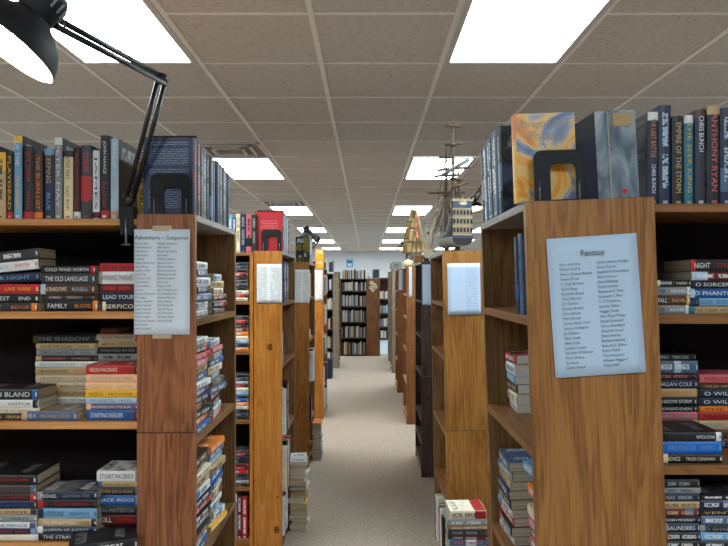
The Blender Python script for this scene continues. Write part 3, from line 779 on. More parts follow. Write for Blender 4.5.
flat_stack(3.96, 4.17, -(XL + .10), 0, pick('white', 'ivory', 'tan', 'white', 'grey', 'ivory', 'yellow', 'white', 'tan', 'ivory', 'charcoal', 'white', 'ivory', 'white', 'ivory', 'tan', 'white', t=.0255),
           'the floor pile beside the bright pine end', g, yaw=YAW, d=.10, rot=5, jit=.006)

# third and fourth rows left
g = 'books on top of the third left end bookcase'
standing_left(5.39, [(.035, .21, 'black', 'white', 'olive'), (.03, .205, 'white', 'charcoal', None), (.03, .205, 'grey', 'white', None), (.03, .2, 'white', 'red', None), (.03, .2, 'tan', 'white', None), (.03, .2, 'pale blue', 'white', None), (.03, .2, 'charcoal', 'white', None), (.03, .19, 'white', 'black', None)],
              1.694, 'atop the brown knotty end', g, x=XL - .003, d=.112, labels=['black book with an olive label facing the camera, under the distant lamp'])
bm = bmesh.new(); box(bm, wx(303.2, 5.385), wx(308.6, 5.385), 5.386, 5.3875, 1.82, 1.902)
tag(mesh_obj('olive_card', bm, plain('olive_card_paper', C('olive'))), 'small olive green card on the black book atop the third left case', 'card')
bookend('black steel bookend on the brown knotty pine end, third row', wx(296, 5.375), wx(304, 5.375), 5.378, 1.694, .095, depth=.06)
g = 'books in the brown knotty pine end bookcase'
standing_left(5.42, [(.03, .22, 'ivory', 'grey', None), (.03, .20, 'tan', 'white', None), (.03, .22, 'white', 'grey', None), (.03, .2, 'ivory', 'grey', None)], 1.40, 'in the top opening of the brown knotty end', g, d=.1, x=XL - .01)
left_end(5.45, 5.63, 1.05, pick('tan', 'white', 'ivory', t=.025), 'the short stack in the brown knotty end', g, d=.088, rot=1)
standing_left(5.41, [(.04, .25, 'white', 'grey', None), (.05, .26, 'black', 'white', None), (.02, .27, 'white', 'grey', None), (.03, .24, 'grey', 'white', None)], .70, 'in the third opening of the brown knotty end', g, x=XL + .022, d=.12)
standing_left(5.41, [(.04, .22, 'navy', 'white', None), (.05, .2, 'black', 'white', None)], .36, 'in the fourth opening of the brown knotty end', g, x=XL + .01, d=.11)
flat_stack(5.56, 5.76, -(XL + .078), 0, pick('charcoal', 'navy', 'blue', 'blue', 'white', 'navy', 'slate blue', 'white', 'grey', 'orange', t=.032), 'the floor pile by the brown knotty end', 'books piled on the carpet by the third left row', yaw=YAW, d=.070, rot=1)
g = 'books on top of the glowing pine end bookcase'
standing_left(7.26, [(.05, .21, 'orange', 'white', 'yellow'), (.04, .205, 'dark red', 'white', None), (.04, .2, 'brown', 'white', None), (.04, .19, 'charcoal', 'white', None)], 1.69, 'atop the glowing pine end', g, x=-.487, d=.088,
              labels=['orange book lit by the lamp, front turned to the camera'])

# ------------------------------------------------------------------ right end case (leaning frame)
YAWR = R(-90)
def right_end(y0, y1, z, books, place, group, inset=.012, Mf=None, **k):
    # frame turned -90: local x -> -world y, local y -> +world x (books measured in the case's own frame)
    flat_stack(-y1, -y0, inset, z, books, place, group, yaw=YAWR, Mpre=Mf, **k)
g = 'paperbacks in the leaning fantasy end bookcase'
right_end(.375, .49, 1.17, pick('white', 'ivory', 'charcoal', 'light blue', 'white', 'red', t=.026), 'the stack in the second opening, fantasy end case', g, inset=.052, Mf=MR1, rot=3, d=.12, pale=True)
right_end(.345, .49, .83, pick('white', 'black', 'red', 'white', 'charcoal', 'navy', 'tan', 'grey', 'slate blue', t=.024), 'the far stack, third opening, fantasy end case', g, inset=.02, Mf=MR1, rot=4, d=.112)
right_end(.06, .225, .83, pick('red', 'white', 'pink', 'black', 'pink', 'cream', 'navy', 'orange', 'bright blue', 'light blue', t=.0255), 'the near stack, third opening, fantasy end case', g, inset=.04, Mf=MR1, rot=6, d=.112)
standing_row(-.135, .006, 1.45, [(.03, .175, 'navy', 'slate blue', 'blue'), (.03, .18, 'slate blue', 'navy', None)], 'in the top opening of the fantasy end case', g, yaw=YAWR, Mpre=MR1, hard=False, d=.11)

TOPR = 1.692
g = 'hardcovers on top of the leaning fantasy end bookcase'
standing_row(-.50, .002, TOPR, [(.028, .205, 'charcoal', 'grey', 'grey'), (.03, .20, 'white', 'brown', 'white'), (.028, .205, 'slate blue', 'white', None), (.03, .215, 'teal', 'white', 'black'), (.03, .212, 'charcoal', 'white', None), (.035, .215, 'navy', 'grey', 'white'), (.035, .213, 'slate blue', 'white', None), (.035, .216, 'black', 'grey', 'slate blue')],
             'atop the fantasy end case', g, yaw=YAWR, Mpre=MR1, d=.15)
standing_row(-.062, -.010, TOPR, [(.034, .190, 'yellow', 'orange', 'orange')], '', g, yaw=YAWR, Mpre=MR1, d=.128, labels=['golden yellow hardcover with its painted front turned to the camera'])
# painted front of that book: golden dragon-like swirls kept generic, with its raised lettering
def art_mat():
    t = NT('golden_painted_cover', .3, .5)
    tc = t.add('ShaderNodeTexCoord')
    n = t.noise(t.mapping(tc.outputs['Object'], (9, 9, 6)), 1.0, 4, 1.6)
    c = t.ramp(n, [(0.32, srgb(50, 70, 130)), (0.43, srgb(130, 140, 170)), (0.49, srgb(222, 184, 110)), (0.56, srgb(224, 146, 26)), (0.70, srgb(176, 84, 20))])
    t.link(c, t.b.inputs['Base Color']); return t.m
fr = [o for o in COL.objects if o.get('label', '').startswith('golden yellow')][0]
fr.data.materials[1] = art_mat()
bookend('black steel bookend in front of the golden yellow book', .020, .124, -.0015, TOPR, .105, M=MR1, hx0=.33, hx1=.84, hh=.72)

# lettering on covers that face the camera
INKG = plain('cover_lettering', srgb(146, 132, 124), .35, .5)
def cover_text(b, txt, u, v, wd, ht, top, mat):
    """raised lettering on a standing book's board that faces the camera; u down the book, v across"""
    me, bb = text_mesh(txt); me = me.copy(); me.materials.clear(); me.materials.append(mat)
    sx = wd / (bb[1] - bb[0]); sz = ht / (bb[3] - bb[2]); mx = (bb[0] + bb[1]) / 2; mz = (bb[2] + bb[3]) / 2
    for q in me.vertices:
        x, y = (q.co.x - mx) * sx, (q.co.y - mz) * sz
        q.co = (u - y, v + x, top + .0006)
    o = bpy.data.objects.new('cover_title', me); COL.objects.link(o); o.parent = b
cover_text(fr, 'Dragon and', -.070, .062, .100, .020, .034, INKG)
cover_text(fr, 'Phoenix', -.047, .070, .080, .019, .034, INKG)
cover_text(fr, 'JOANNE', -.032, .062, .036, .007, .034, plain('pale_lettering', srgb(214, 206, 190)))
cover_text(fr, 'BERTIN', -.022, .062, .032, .007, .034, plain('pale_lettering', srgb(214, 206, 190)))
# thick blue-grey jacketed book, spine turned to the camera
YR = 1.405
def rb(x0, x1, ytop, ybot=198): return (x1 - x0) * YR / F, (ybot - ytop) * YR / F
g = 'fantasy hardcovers standing on the right front bookcase'
t_, h_ = rb(593, 634, 112)
make_book(h_, .15, t_, 'slate blue', 'white', None, None, 'very thick worn blue-grey hardcover with a tan patch, right of the bookend', g,
          MR1 @ Matrix.Translation((.160, .02, TOPR + h_ / 2 + .002)) @ Matrix.Rotation(R(-1.0), 4, 'Y') @ Matrix.Rotation(R(3), 4, 'Z') @ Matrix.Rotation(R(90), 4, 'Y'), True, kind='hardcover_book')
thick = [o for o in COL.objects if str(o.get('label', '')).startswith('very thick')][0]
def worn_mat():
    t = NT('worn_jacket', .35, .4); tc = t.add('ShaderNodeTexCoord')
    n = t.noise(t.mapping(tc.outputs['Object'], (10, 10, 22)), 1, 4, .8)
    t.link(t.ramp(n, [(.35, srgb(66, 78, 92)), (.5, srgb(112, 126, 140)), (.7, srgb(160, 168, 174))]), t.b.inputs['Base Color']); return t.m
thick.data.materials[0] = worn_mat(); thick.data.materials[1] = cover_mat('black', 'charcoal', 'navy', 1)
bm = bmesh.new(); box(bm, -h_ / 2 + .006, -h_ / 2 + .034, -.0045, -.0035, t_ * .42, t_ * .88); mesh_obj('tan_patch', bm, plain('tan_patch', srgb(176, 146, 104)), thick)
bm = bmesh.new(); box(bm, -h_ / 2 + .002, h_ / 2 - .002, -.0043, -.0036, t_ * .28, t_ * .31); mesh_obj('spine_crease', bm, plain('crease', srgb(170, 160, 148)), thick)
bm = bmesh.new(); tube(bm, [(h_ / 2 - .014, -.0032, t_ * .62), (h_ / 2 - .014, -.0045, t_ * .62)], .005, 16); mesh_obj('red_dot_sticker', bm, plain('red_sticker', srgb(190, 44, 40)), thick)
yy = YR
def rbk(x0, x1, ytop, base, tcol, accent, title): return ((x1 - x0) * YR / F, (205 - ytop) * YR / F, base, tcol, accent, title)
standing_row(wx(648, YR), YR, 1.688, [
    rbk(648, 658.5, 112, 'navy', 'orange', 'white', ['THE LAST BATTLE', 'CHRIS BUNCH']),
    rbk(659, 671.5, 105, 'navy', 'pale blue', None, None),
    rbk(673, 684.5, 116, 'black', 'tan', None, ['EMPIRE OF THE STORM']),
    rbk(686, 695.5, 115, 'teal', 'gold', 'white', ['THE SEER KING']),
    rbk(697, 708, 110, 'navy', 'white', 'brown', ['CHRIS BUNCH', 'DEMON KING']),
    rbk(709, 722, 106, 'black', 'pink', 'tan', ['ANTHONY RYAN']),
    rbk(724, 736, 108, 'navy', 'pale blue', 'slate blue', None),
    rbk(738, 750, 112, 'navy', 'white', None, None),
    rbk(752, 764, 108, 'charcoal', 'white', None, None)],
    'on the right front bookcase', g, d=.15, gap=.0016)
by_label('navy book upright, leftmost on the right front').data.materials[1] = blurb_mat('dark_back_cover', srgb(26, 24, 28), srgb(120, 112, 108))

# right front unit shelves
g = 'fantasy paperbacks on the upper right shelf'
YQ = 1.392
st(YQ, 1.4535, 656, 690, [(8.5, 'grey', 'black', 'white', ['TOR', 'RACHEL']), (9.5, 'brown', 'white', 'gold', ['FALL', 'RACHEL']), (8.5, 'grey', 'black', 'white', ['TOR', 'RACHEL']), (6.5, 'black', 'white', 'ivory', ['WEATHER', 'WARDEN'])], 'the left stack on the upper right shelf', g)
st(YQ, 1.4535, 691, 745, [(7.5, 'tan', 'brown', 'teal', ['THE DARK HOUSE']), (8, 'light blue', 'slate blue', 'navy', None), (9, 'blue', 'white', 'pale blue', ['O PHANTOM']), (8, 'black', 'white', 'red', ['O SORCERER']), (8.5, 'dark red', 'white', 'pale blue', None), (12, 'black', 'white', 'red', ['NIGHT', 'STALKER'])], 'the right stack on the upper right shelf', g, d=.135)
g = 'fantasy paperbacks on the middle right shelf'
st(YQ, 1.134, 663, 722, [(9, 'black', 'ivory', 'cream', ['NOVICE', 'TRUDI CANAVAN']), (12, 'bright blue', 'light blue', None, ['WORLD WITHOUT END', 'HOLDSTOCK']), (9, 'black', 'brown', 'white', ['JAMES CLEMENS', 'WITCH STAR'])], 'the front pile on the middle right shelf', g, d=.12, rot=1)
st(YQ + .126, 1.134, 657, 697, [(9, 'charcoal', 'grey', None, None), (9, 'grey', 'grey', None, None), (9.3, 'tan', 'grey', None, None), (8, 'pink', 'grey', None, None), (6, 'black', 'white', None, ['FORBIDDEN']), (8, 'black', 'white', None, ['SHADOW STORM']), (8.5, 'tan', 'orange', None, ['SERPENTS']), (8.5, 'navy', 'white', None, ['ALLAN COLE']), (6.5, 'dark brown', 'pink', None, None), (12, 'slate blue', 'white', 'pale blue', None), (7, 'black', 'grey', None, None)],
   'the rear left stack on the middle right shelf', g, d=.092)
st(YQ + .125, 1.134, 699, 760, [(9, 'charcoal', 'grey', None, None), (9, 'brown', 'grey', None, None), (9, 'tan', 'grey', None, None), (8, 'red', 'black', None, ['DRAGON LORD']), (6, 'orange', 'brown', None, ['THE NINE']), (8, 'navy', 'white', 'dark red', ['O WILLIAMS']), (8.5, 'navy', 'white', 'orange', ['O WILLIAMS']), (5.5, 'brown', 'tan', None, ['OLD WOUNDS']), (8.5, 'pink', 'red', None, ['PRINCESS AND'])],
   'the rear right stack on the middle right shelf', g, d=.092)
g = 'fantasy paperbacks on the lower right shelf'
st(YQ, .80, 664, 700, [(10, 'navy', 'white', None, None), (11, 'charcoal', 'white', None, None), (9, 'tan', 'white', None, None), (10, 'black', 'white', None, None), (10, 'slate blue', 'white', None, None), (9, 'dark red', 'white', None, None), (8, 'grey', 'white', None, None), (9, 'black', 'white', None, None), (8, 'black', 'white', 'dark red', None), (9, 'navy', 'white', 'grey', ['SAUNDERS']), (6, 'black', 'white', None, ['ROBIN MCKINLEY']), (7.5, 'dark red', 'tan', 'slate blue', None), (7, 'tan', 'brown', None, None), (8, 'navy', 'grey', None, None), (5.5, 'grey', 'charcoal', None, None), (8, 'black', 'grey', None, None)], 'the left stack on the lower right shelf', g)
st(YQ, .80, 701, 755, [(10, 'navy', 'white', None, None), (11, 'charcoal', 'white', None, None), (9, 'tan', 'white', None, None), (10, 'black', 'white', None, None), (10, 'slate blue', 'white', None, None), (9, 'dark red', 'white', None, None), (8, 'grey', 'white', None, None), (9, 'black', 'white', None, None), (8, 'light blue', 'white', None, None), (7, 'black', 'grey', 'grey', ['O SHADOWS']), (9, 'slate blue', 'white', None, None), (6, 'black', 'tan', None, ['VENTUS']), (9, 'navy', 'white', 'purple', None), (5, 'black', 'white', None, None)], 'the right stack on the lower right shelf', g)

# second row right: books low in the end case and a pile in front of it
g = 'books low in the honey brown end bookcase'
standing_row(-.42, -.012, .09, [(.04, .24, 'white', 'grey', None), (.035, .22, 'pale blue', 'white', None), (.04, .25, 'ivory', 'grey', None), (.03, .21, 'pink', 'white', None), (.05, .24, 'tan', 'brown', 'green'), (.03, .2, 'brown', 'white', None), (.045, .24, 'white', 'grey', None), (.03, .22, 'charcoal', 'white', None)],
             'at the foot of the honey brown end', g, yaw=YAWR, Mpre=MR2, d=.16)
g = 'books piled on the carpet before the honey brown end bookcase'
YP = 2.95
pile = [(.03, 'white', 'navy', None), (.024, 'navy', 'white', None), (.022, 'ivory', 'grey', None), (.026, 'black', 'white', None), (.022, 'slate blue', 'white', 'white'), (.03, 'white', 'grey', None), (.022, 'dark red', 'white', None), (.024, 'charcoal', 'white', None), (.026, 'pale blue', 'navy', None),
        (.022, 'black', 'white', None), (.024, 'white', 'navy', 'light blue'), (.026, 'black', 'white', 'grey'), (.022, 'pale blue', 'navy', 'white'), (.026, 'slate blue', 'pink', 'white'), (.016, 'dark red', 'white', 'charcoal'), (.028, 'charcoal', 'grey', None), (.016, 'tan', 'white', None), (.03, 'grey', 'white', None), (.038, 'ivory', 'charcoal', None)]
flat_stack(.372, .548, YP, 0, [p + (None, random.uniform(-.004, .008), random.uniform(-.004, .004)) for p in pile], 'the floor pile before the honey brown end', g, d=.15, rot=3, jit=.003)

tp = by_label('ivory paperback, topmost of the floor pile before the honey')
bm = bmesh.new(); box(bm, .030, .080, .003, .150, .0381, .0386); box(bm, .030, .080, -.0014, -.0010, .002, .036)
mesh_obj('red_cover_panel', bm, plain('red_card', srgb(160, 44, 48), .5), tp)

# ------------------------------------------------------------------ sheets of paper with author lists
PAPER = plain('white_paper', srgb(214, 224, 236), .8, .2, var=.02)
PB = plain('cool_light_tint_paper', srgb(184, 204, 228), .8, .2, var=.02)  # white paper with the right side's cool light painted in as blue
TAPE = plain('clear_tape', srgb(190, 170, 140), .3, .5)
INK = plain('print_black', srgb(62, 66, 78), .7, .2)
def sheet(label, x0, x1, z0, z1, y, M=None, rot=0, curl=.003, nx=6, ny=10, mat=PAPER, tape=True, cat='paper sheet'):
    root = empty('author_list_sheet', ((x0 + x1) / 2, y, (z0 + z1) / 2), label, cat, 'sheets listing authors on the bookcase ends', M)
    root.matrix_world = root.matrix_world @ Matrix.Rotation(R(-rot), 4, 'Y')
    w_, h_ = (x1 - x0), (z1 - z0)
    bm = bmesh.new()
    gr = [[bm.verts.new((-w_ / 2 + w_ * i / nx, -.0006 - curl * ((i / nx) ** 4 * .3 + ((ny - j) / ny) ** 5 * .5), -h_ / 2 + h_ * j / ny)) for i in range(nx + 1)] for j in range(ny + 1)]
    for j in range(ny):
        for i in range(nx): bm.faces.new((gr[j][i], gr[j][i + 1], gr[j + 1][i + 1], gr[j + 1][i])).smooth = True
    o = mesh_obj('paper', bm, mat, root)
    md = o.modifiers.new('thickness', 'SOLIDIFY'); md.thickness = .0003
    if tape:
        for zz in (h_ / 2 + .004, -h_ / 2 - .002):
            bev_box('tape_strip', -w_ * .17, w_ * .17, -.0010, -.0004, zz - .009, zz + .006, TAPE, root, 0)
    return root, w_, h_
def columns(root, w_, h_, title, ta, c1, c2, top, bot, xa, xb, tsize, cw):
    if title: text_on('heading', title, root, INK, ta[0] * w_, ta[1] * h_, ta[2] * w_, tsize * h_, -.0052)
    n = max(len(c1), len(c2)); pitch = (top - bot) / (n - 1) * h_
    for cx, lst, nm in ((xa, c1, 'left_list'), (xb, c2, 'right_list')):
        bm_verts = []
        joined = bpy.data.meshes.new(nm); bm = bmesh.new()
        for i, s in enumerate(lst):
            me, bb = text_mesh(s)
            sz = pitch * .74
            tmp = me.copy()
            sx = min(sz, cw * w_ / (bb[1]))
            for v in tmp.vertices: v.co = (cx * w_ + v.co.x * sx, -.0050, top * h_ - pitch * i + v.co.y * sz)
            bm.from_mesh(tmp); bpy.data.meshes.remove(tmp)
        bm.to_mesh(joined); bm.free(); joined.materials.append(INK)
        for p in joined.polygons: p.material_index = 0
        o = bpy.data.objects.new(nm, joined); COL.objects.link(o); o.parent = root
# fantasy sheet (case R1, leaning frame): corners about (545,238) (637,234) (645,372) (558,376)
S1 = 1.36 / F
fx, fz = wx(595.5, 1.358), wz(305.5, 1.358)
Minv = MR1.inverted()
lc = Minv @ Vector((fx, 1.358, fz))
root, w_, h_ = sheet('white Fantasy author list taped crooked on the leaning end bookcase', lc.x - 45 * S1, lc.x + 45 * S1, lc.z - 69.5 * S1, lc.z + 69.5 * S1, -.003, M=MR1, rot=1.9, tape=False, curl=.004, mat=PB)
columns(root, w_, h_, 'Fantasy', (.0, .375, .265), 
  ['Piers Anthony', 'Robert Asprin', 'Marion Zimmer Bradley', 'Steven Brust', 'C. Dale Brittain', 'Carol Berg', 'Elizabeth Boyer', 'Terry Brooks', 'J.V. Carson', 'Kristen Britain', 'Chris Bunch', 'Mary Brown', 'Orson Scott Card', 'Lenora Callaghan', 'Jo Clayton', 'Glen Cook', 'Allan Cole', 'Louise Cooper', 'Gordon R Dickson', 'Peter Dickey', 'Ian Dade', 'Lester Deeds'],
  ['Carole Nelson Douglas', 'Susan Dexter', 'Stephen R Donaldson', 'Dave Duncan', 'David Eddings', 'David Farland', 'Raymond E. Feist', 'Kenneth C Flint', 'C. S. Friedman', 'Jennifer Fallon', 'Maggie Furey', 'Alan Dean Foster', 'David Gemmell', 'Terry Goodkind', 'Simon R Green', 'Maria Hanley', 'Barbara Hambly', 'Kate & J.L. Elliott', 'Robin Hobb', 'Tom Harcourt', 'H Rider Haggard', 'Tanya Huff'],
  .30, -.44, -.38, .03, .056, .36)
YL = 1.787
root, w_, h_ = sheet('white Adventure Suspense author list taped on the oak end bookcase', wx(134.2, YL), wx(190, YL), wz(334.5, YL), wz(229.3, YL), YL + .0005, curl=.002)
columns(root, w_, h_, 'Adventure \u2013 Suspense', (-.005, .415, .96),
  ['Eric Ambler', 'David Baldacci', 'Dale Brown', 'Jack Higgins', 'Ted Bell', 'Suzanne Brockmann', 'Steve Berry', 'Lincoln Child', 'Lee Child', 'Thomas Cook', 'Tom Clancy', 'Lyn Hamilton', 'J Carol', 'Patricia Cornwell', 'J Finnegan', 'Nelson DeMille', 'Jeffery Deaver', 'Linda Fairstein', 'Joseph Finder', 'Clive Cussler', 'Frederick Forsyth', 'Ken Follett', 'John Grisham'],
  ['William Johnstone', 'Alex Kava', 'Raymond Khoury', 'Jon Land', 'William Lashner', 'John Le Carre', 'Dennis Lehane', 'Elmore Leonard', 'Elizabeth Lowell', 'Robert Ludlum', 'John Lutz', 'Gayle Lynds', 'John D MacDonald', 'Ross MacDonald', 'Alistair MacLean', 'Steve Martini', 'David Morrell', 'Alex P Mason', 'Sara Paretsky', 'Michael Palmer', 'Andy McNab'],
  .355, -.45, -.48, -.08, .052, .36)
def small(label, xa, xb, ya_, yb_, Y, mat, two=True, M=None):
    if M:
        a = M.inverted() @ Vector((wx(xa, Y), Y, wz(yb_, Y))); b = M.inverted() @ Vector((wx(xb, Y), Y, wz(ya_, Y)))
        rr, w2, h2 = sheet(label, a.x, b.x, a.z, b.z, -.003, M=M, mat=mat, tape=False, curl=.001)
    else:
        rr, w2, h2 = sheet(label, wx(xa, Y), wx(xb, Y), wz(yb_, Y), wz(ya_, Y), Y, mat=mat, tape=False, curl=.001)
    return rr, w2, h2
def faint_list_mat(base, lo=.06, k=.5):
    t = NT('faint_printed_paper', .8, .2)
    tc = t.add('ShaderNodeTexCoord'); sp = t.add('ShaderNodeSeparateXYZ'); t.link(tc.outputs['Generated'], sp.inputs[0])
    row = t.math('FRACT', t.math('MULTIPLY', sp.outputs[2], 24)); r = t.math('LESS_THAN', row, .5)
    n = t.noise(t.mapping(tc.outputs['Generated'], (30, 1, 24)), 1, 1); g = t.math('GREATER_THAN', n, .42)
    def bd(a, c): return t.math('MULTIPLY', t.math('GREATER_THAN', sp.outputs[0], a), t.math('LESS_THAN', sp.outputs[0], c))
    z = t.math('MAXIMUM', bd(lo, .4), bd(.55, .92)); z = t.math('MULTIPLY', z, t.math('MULTIPLY', r, g))
    z = t.math('MULTIPLY', z, t.math('LESS_THAN', sp.outputs[2], .93))
    t.link(t.mix(t.math('MULTIPLY', z, k), base, srgb(90, 96, 110)), t.b.inputs['Base Color']); return t.m
FL = faint_list_mat(srgb(220, 220, 220)); FB = faint_list_mat(srgb(180, 198, 224), .39, .3)  # FB: blue of the cool light right of the aisle mixed into the base
small('white author list on the bright knotty pine end bookcase', 256.8, 282, 264, 303, 3.6175, FL)
small('greyish author list on the brown knotty pine end bookcase', 295, 309.6, 269.5, 303, 5.3675, FL)
small('narrow author list glowing peach under the distant lamp', 313.8, 322.6, 270, 301, 7.2375, FL)
small('sheet tinted blue for cool light on the honey brown end bookcase by the galleon', 448, 480, 263, 315, 3.2475, FB, M=MR2)
small('sheet tinted blue for cool light on the dark walnut end bookcase', 422.3, 431, 264.5, 305, 5.0775, FB)
small('narrow white sheet on the brown end behind the walnut one', 409, 412, 267, 297.5, 6.9775, FB)
small('small white sheet on the reddish brown end bookcase', 398.8, 402.4, 270, 290, 9.0075, FB)

# ------------------------------------------------------------------ lamps
def desk_lamp(label, base, j0, j1, head, axis, rad, watts, clamp_z, bulb=True, s=1.0, M=None, stand=False):
    """clamp, two twin-rod arms with springs, bell shade. axis: direction the light points"""
    base, j0, j1, head = map(Vector, (base, j0, j1, head)); ax = Vector(axis).normalized()
    root = empty('desk_lamp', base, label, 'lamp', 'black swing arm clamp lamps')
    def L(p): return Vector(p) - base
    # clamp
    bm = bmesh.new()
    if stand: lathe(bm, [(0, .001), (.055, .001), (.055, .012), (.045, .018), (.009, .022), (.008, (j0 - base).z), (0, (j0 - base).z)], Matrix.Identity(4), 24); mesh_obj('lamp_base', bm, SATIN, root); bm = None
    else: box(bm, -.022 * s, .022 * s, -.016 * s, .03 * s, 0.001, .008); box(bm, -.018 * s, .018 * s, -.02 * s, -.014 * s, -.045 * s, .03 * s)
    if not stand:
      box(bm, -.016 * s, .016 * s, -.014 * s, .028 * s, .008, .034 * s)
      tube(bm, [(0, 0.004, .034 * s), (0, .004, (j0 - base).z)], .008 * s, 10)
      mesh_obj('clamp', bm, SATIN, root)
      bm = bmesh.new(); tube(bm, [(0, -.022 * s, -.075 * s), (0, -.022 * s, .0 * s)], .003 * s, 8); tube(bm, [(-.012 * s, -.022 * s, -.072 * s), (.012 * s, -.022 * s, -.072 * s)], .002 * s, 6); mesh_obj('clamp_screw', bm, CHROME, root)
    def arm(a, b, nm, gap=.011):
        a, b = L(a), L(b); d = (b - a).normalized(); side = d.cross(Vector((0, 1, 0)))
        if side.length < .1: side = Vector((1, 0, 0))
        side.normalize(); off = side * gap * s
        bm = bmesh.new()
        tube(bm, [a + off, b + off], (.0064 * s), 8); tube(bm, [a - off, b - off], .0064 * s, 8)
        o = mesh_obj(nm, bm, BLACK, root)
        # spring along the first third
        bm = bmesh.new(); pts = []
        le = (b - a).length * .36; n = 90
        s1 = d.cross(side)
        for k in range(n + 1):
            t = k / n; an = t * 2 * math.pi * 18
            pts.append(a + d * (.03 * s + le * t) + (side * math.cos(an) + s1 * math.sin(an)) * .0052 * s)
        tube(bm, pts, .0012 * s, 4); mesh_obj('spring', bm, SATIN, root)
    arm(j0, j1, 'lower_arm', .010); arm(j1, head - ax * .10 * s * rad / .09 if False else j1 + (head - ax * rad * .95 - j1) * .93, 'upper_arm', .016)
    for p in (j0, j1, j1 + (head - ax * rad * .95 - j1) * .93):
        bm = bmesh.new()
        lathe(bm, [(0, -.012 * s), (.013 * s, -.012 * s), (.016 * s, 0), (.013 * s, .012 * s), (0, .012 * s)], axis_matrix(L(p), (0.1, 1, 0)), 14)
        mesh_obj('joint', bm, BLACK, root)
    # shade: lathe along -axis (z grows away from opening)
    Mx = axis_matrix(L(head), -ax)
    k = rad / .09
    prof = [(rad, 0), (rad * .985, .006 * k), (rad * .93, .022 * k), (rad * .80, .042 * k), (rad * .62, .058 * k), (rad * .44, .068 * k), (rad * .38, .074 * k), (0.0, .076 * k)]
    bm = bmesh.new(); lathe(bm, prof, Mx, 40)
    sh = mesh_obj('shade', bm, SATIN, root)
    bm = bmesh.new(); lathe(bm, [(r_ * .975, z_ + .0008 if z_ == 0 else z_ - .002 * k) for r_, z_ in prof[:-1]] + [(0, .072 * k)], Mx, 40)
    mesh_obj('shade_lining', bm, WHITE_IN, root)
    bm = bmesh.new()
    hp = [(.030 * k, .070 * k), (.033 * k, .076 * k), (.034 * k, .122 * k), (.030 * k, .132 * k), (.018 * k, .137 * k), (0, .138 * k)]
    lathe(bm, hp, Mx, 28); hs = mesh_obj('socket_housing', bm, SATIN, root)
    bm = bmesh.new()
    for q in range(14):
        a_ = 2 * math.pi * q / 14
        tube(bm, [Mx @ Vector((.0346 * k * math.cos(a_), .0346 * k * math.sin(a_), z_ * k)) for z_ in (.100, .121)], .0022 * k, 6)
    mesh_obj('vent_slot', bm, plain('slot_grey', srgb(140, 140, 150)), hs)
    # bracket joining head to arm, and cord
    e = L(j1 + (head - ax * rad * .95 - j1) * .93); hb = Mx @ Vector((0, 0, .085 * k))
    bm = bmesh.new(); tube(bm, [e, (e + hb) / 2 + Vector((0, -.004, -.006 * s)), hb], .008 * s, 8); mesh_obj('head_bracket', bm, BLACK, root)
    c0 = Mx @ Vector((.03 * k, 0, .115 * k)); 
    bm = bmesh.new(); tube(bm, [hb + (c0 - hb) * .5, e * .5 + hb * .5 + Vector((.0, 0, .035 * s)), e + Vector((.02 * s, 0, .02 * s)), e + (L(j1) - e) * .1], .0022 * s, 6); mesh_obj('cord', bm, BLACK, root)
    if bulb:
        bm = bmesh.new(); bp = Mx @ Vector((0, 0, .034 * k))
        lathe(bm, [(0, -.028 * k)] + [(.028 * k * math.sin(t), -.028 * k * math.cos(t)) for t in [math.pi * q / 10 for q in range(1, 9)]] + [(.013 * k, .04 * k), (0, .04 * k)], axis_matrix(bp, -ax), 20)
        mesh_obj('bulb', bm, emis('bulb_glow', (1, .72, .42, 1), watts * 5.0), root)
    return root
# near lamp on the left front bookcase
hd = Vector((wx(7, 1.15), 1.15, wz(47, 1.15)))
desk_lamp('large black swing arm lamp, lit, at the upper left', (wx(127.5, 1.80), 1.811, 1.698), (wx(128.5, 1.80), 1.808, wz(200, 1.8)), (wx(162, 1.70), 1.70, wz(79, 1.70)), hd, (-.50, -.27, -.84), .090, DESK_W, 1.698)
# lamp over the fourth left end
hd = Vector((wx(307.5, 6.2), 6.2, wz(237, 6.2)))
desk_lamp('black lamp head over the third left bookcase, lighting the next end', (-.60, 5.90, 1.69), (-.60, 5.90, 1.74), (wx(318, 5.95), 5.95, wz(240, 5.95)), hd, (.10, .55, -.80), .078, 60.0, 1.69, stand=True, s=1.3)
# lamp on the right third row
hd = Vector((wx(475, 5.4), 5.4, wz(209, 5.4)))
desk_lamp('black clamp lamp beside the galleon, above the right bookcases', (wx(487, 5.45), 5.45, 1.69), (wx(487, 5.45), 5.45, 1.76), (wx(484.5, 5.45), 5.45, wz(184, 5.45)), hd, (.12, -.20, -.95), .072, 2.0, 1.69, stand=True)
hd = Vector((wx(401, 9.3), 9.3, wz(249, 9.3)))
desk_lamp('small dark lamp with a bright white shade far down the right row', (.56, 9.4, 1.71), (.56, 9.4, 1.76), (.60, 9.4, 2.15), hd, (-.25, -.20, -.92), .075, 2.0, 1.71, stand=True)

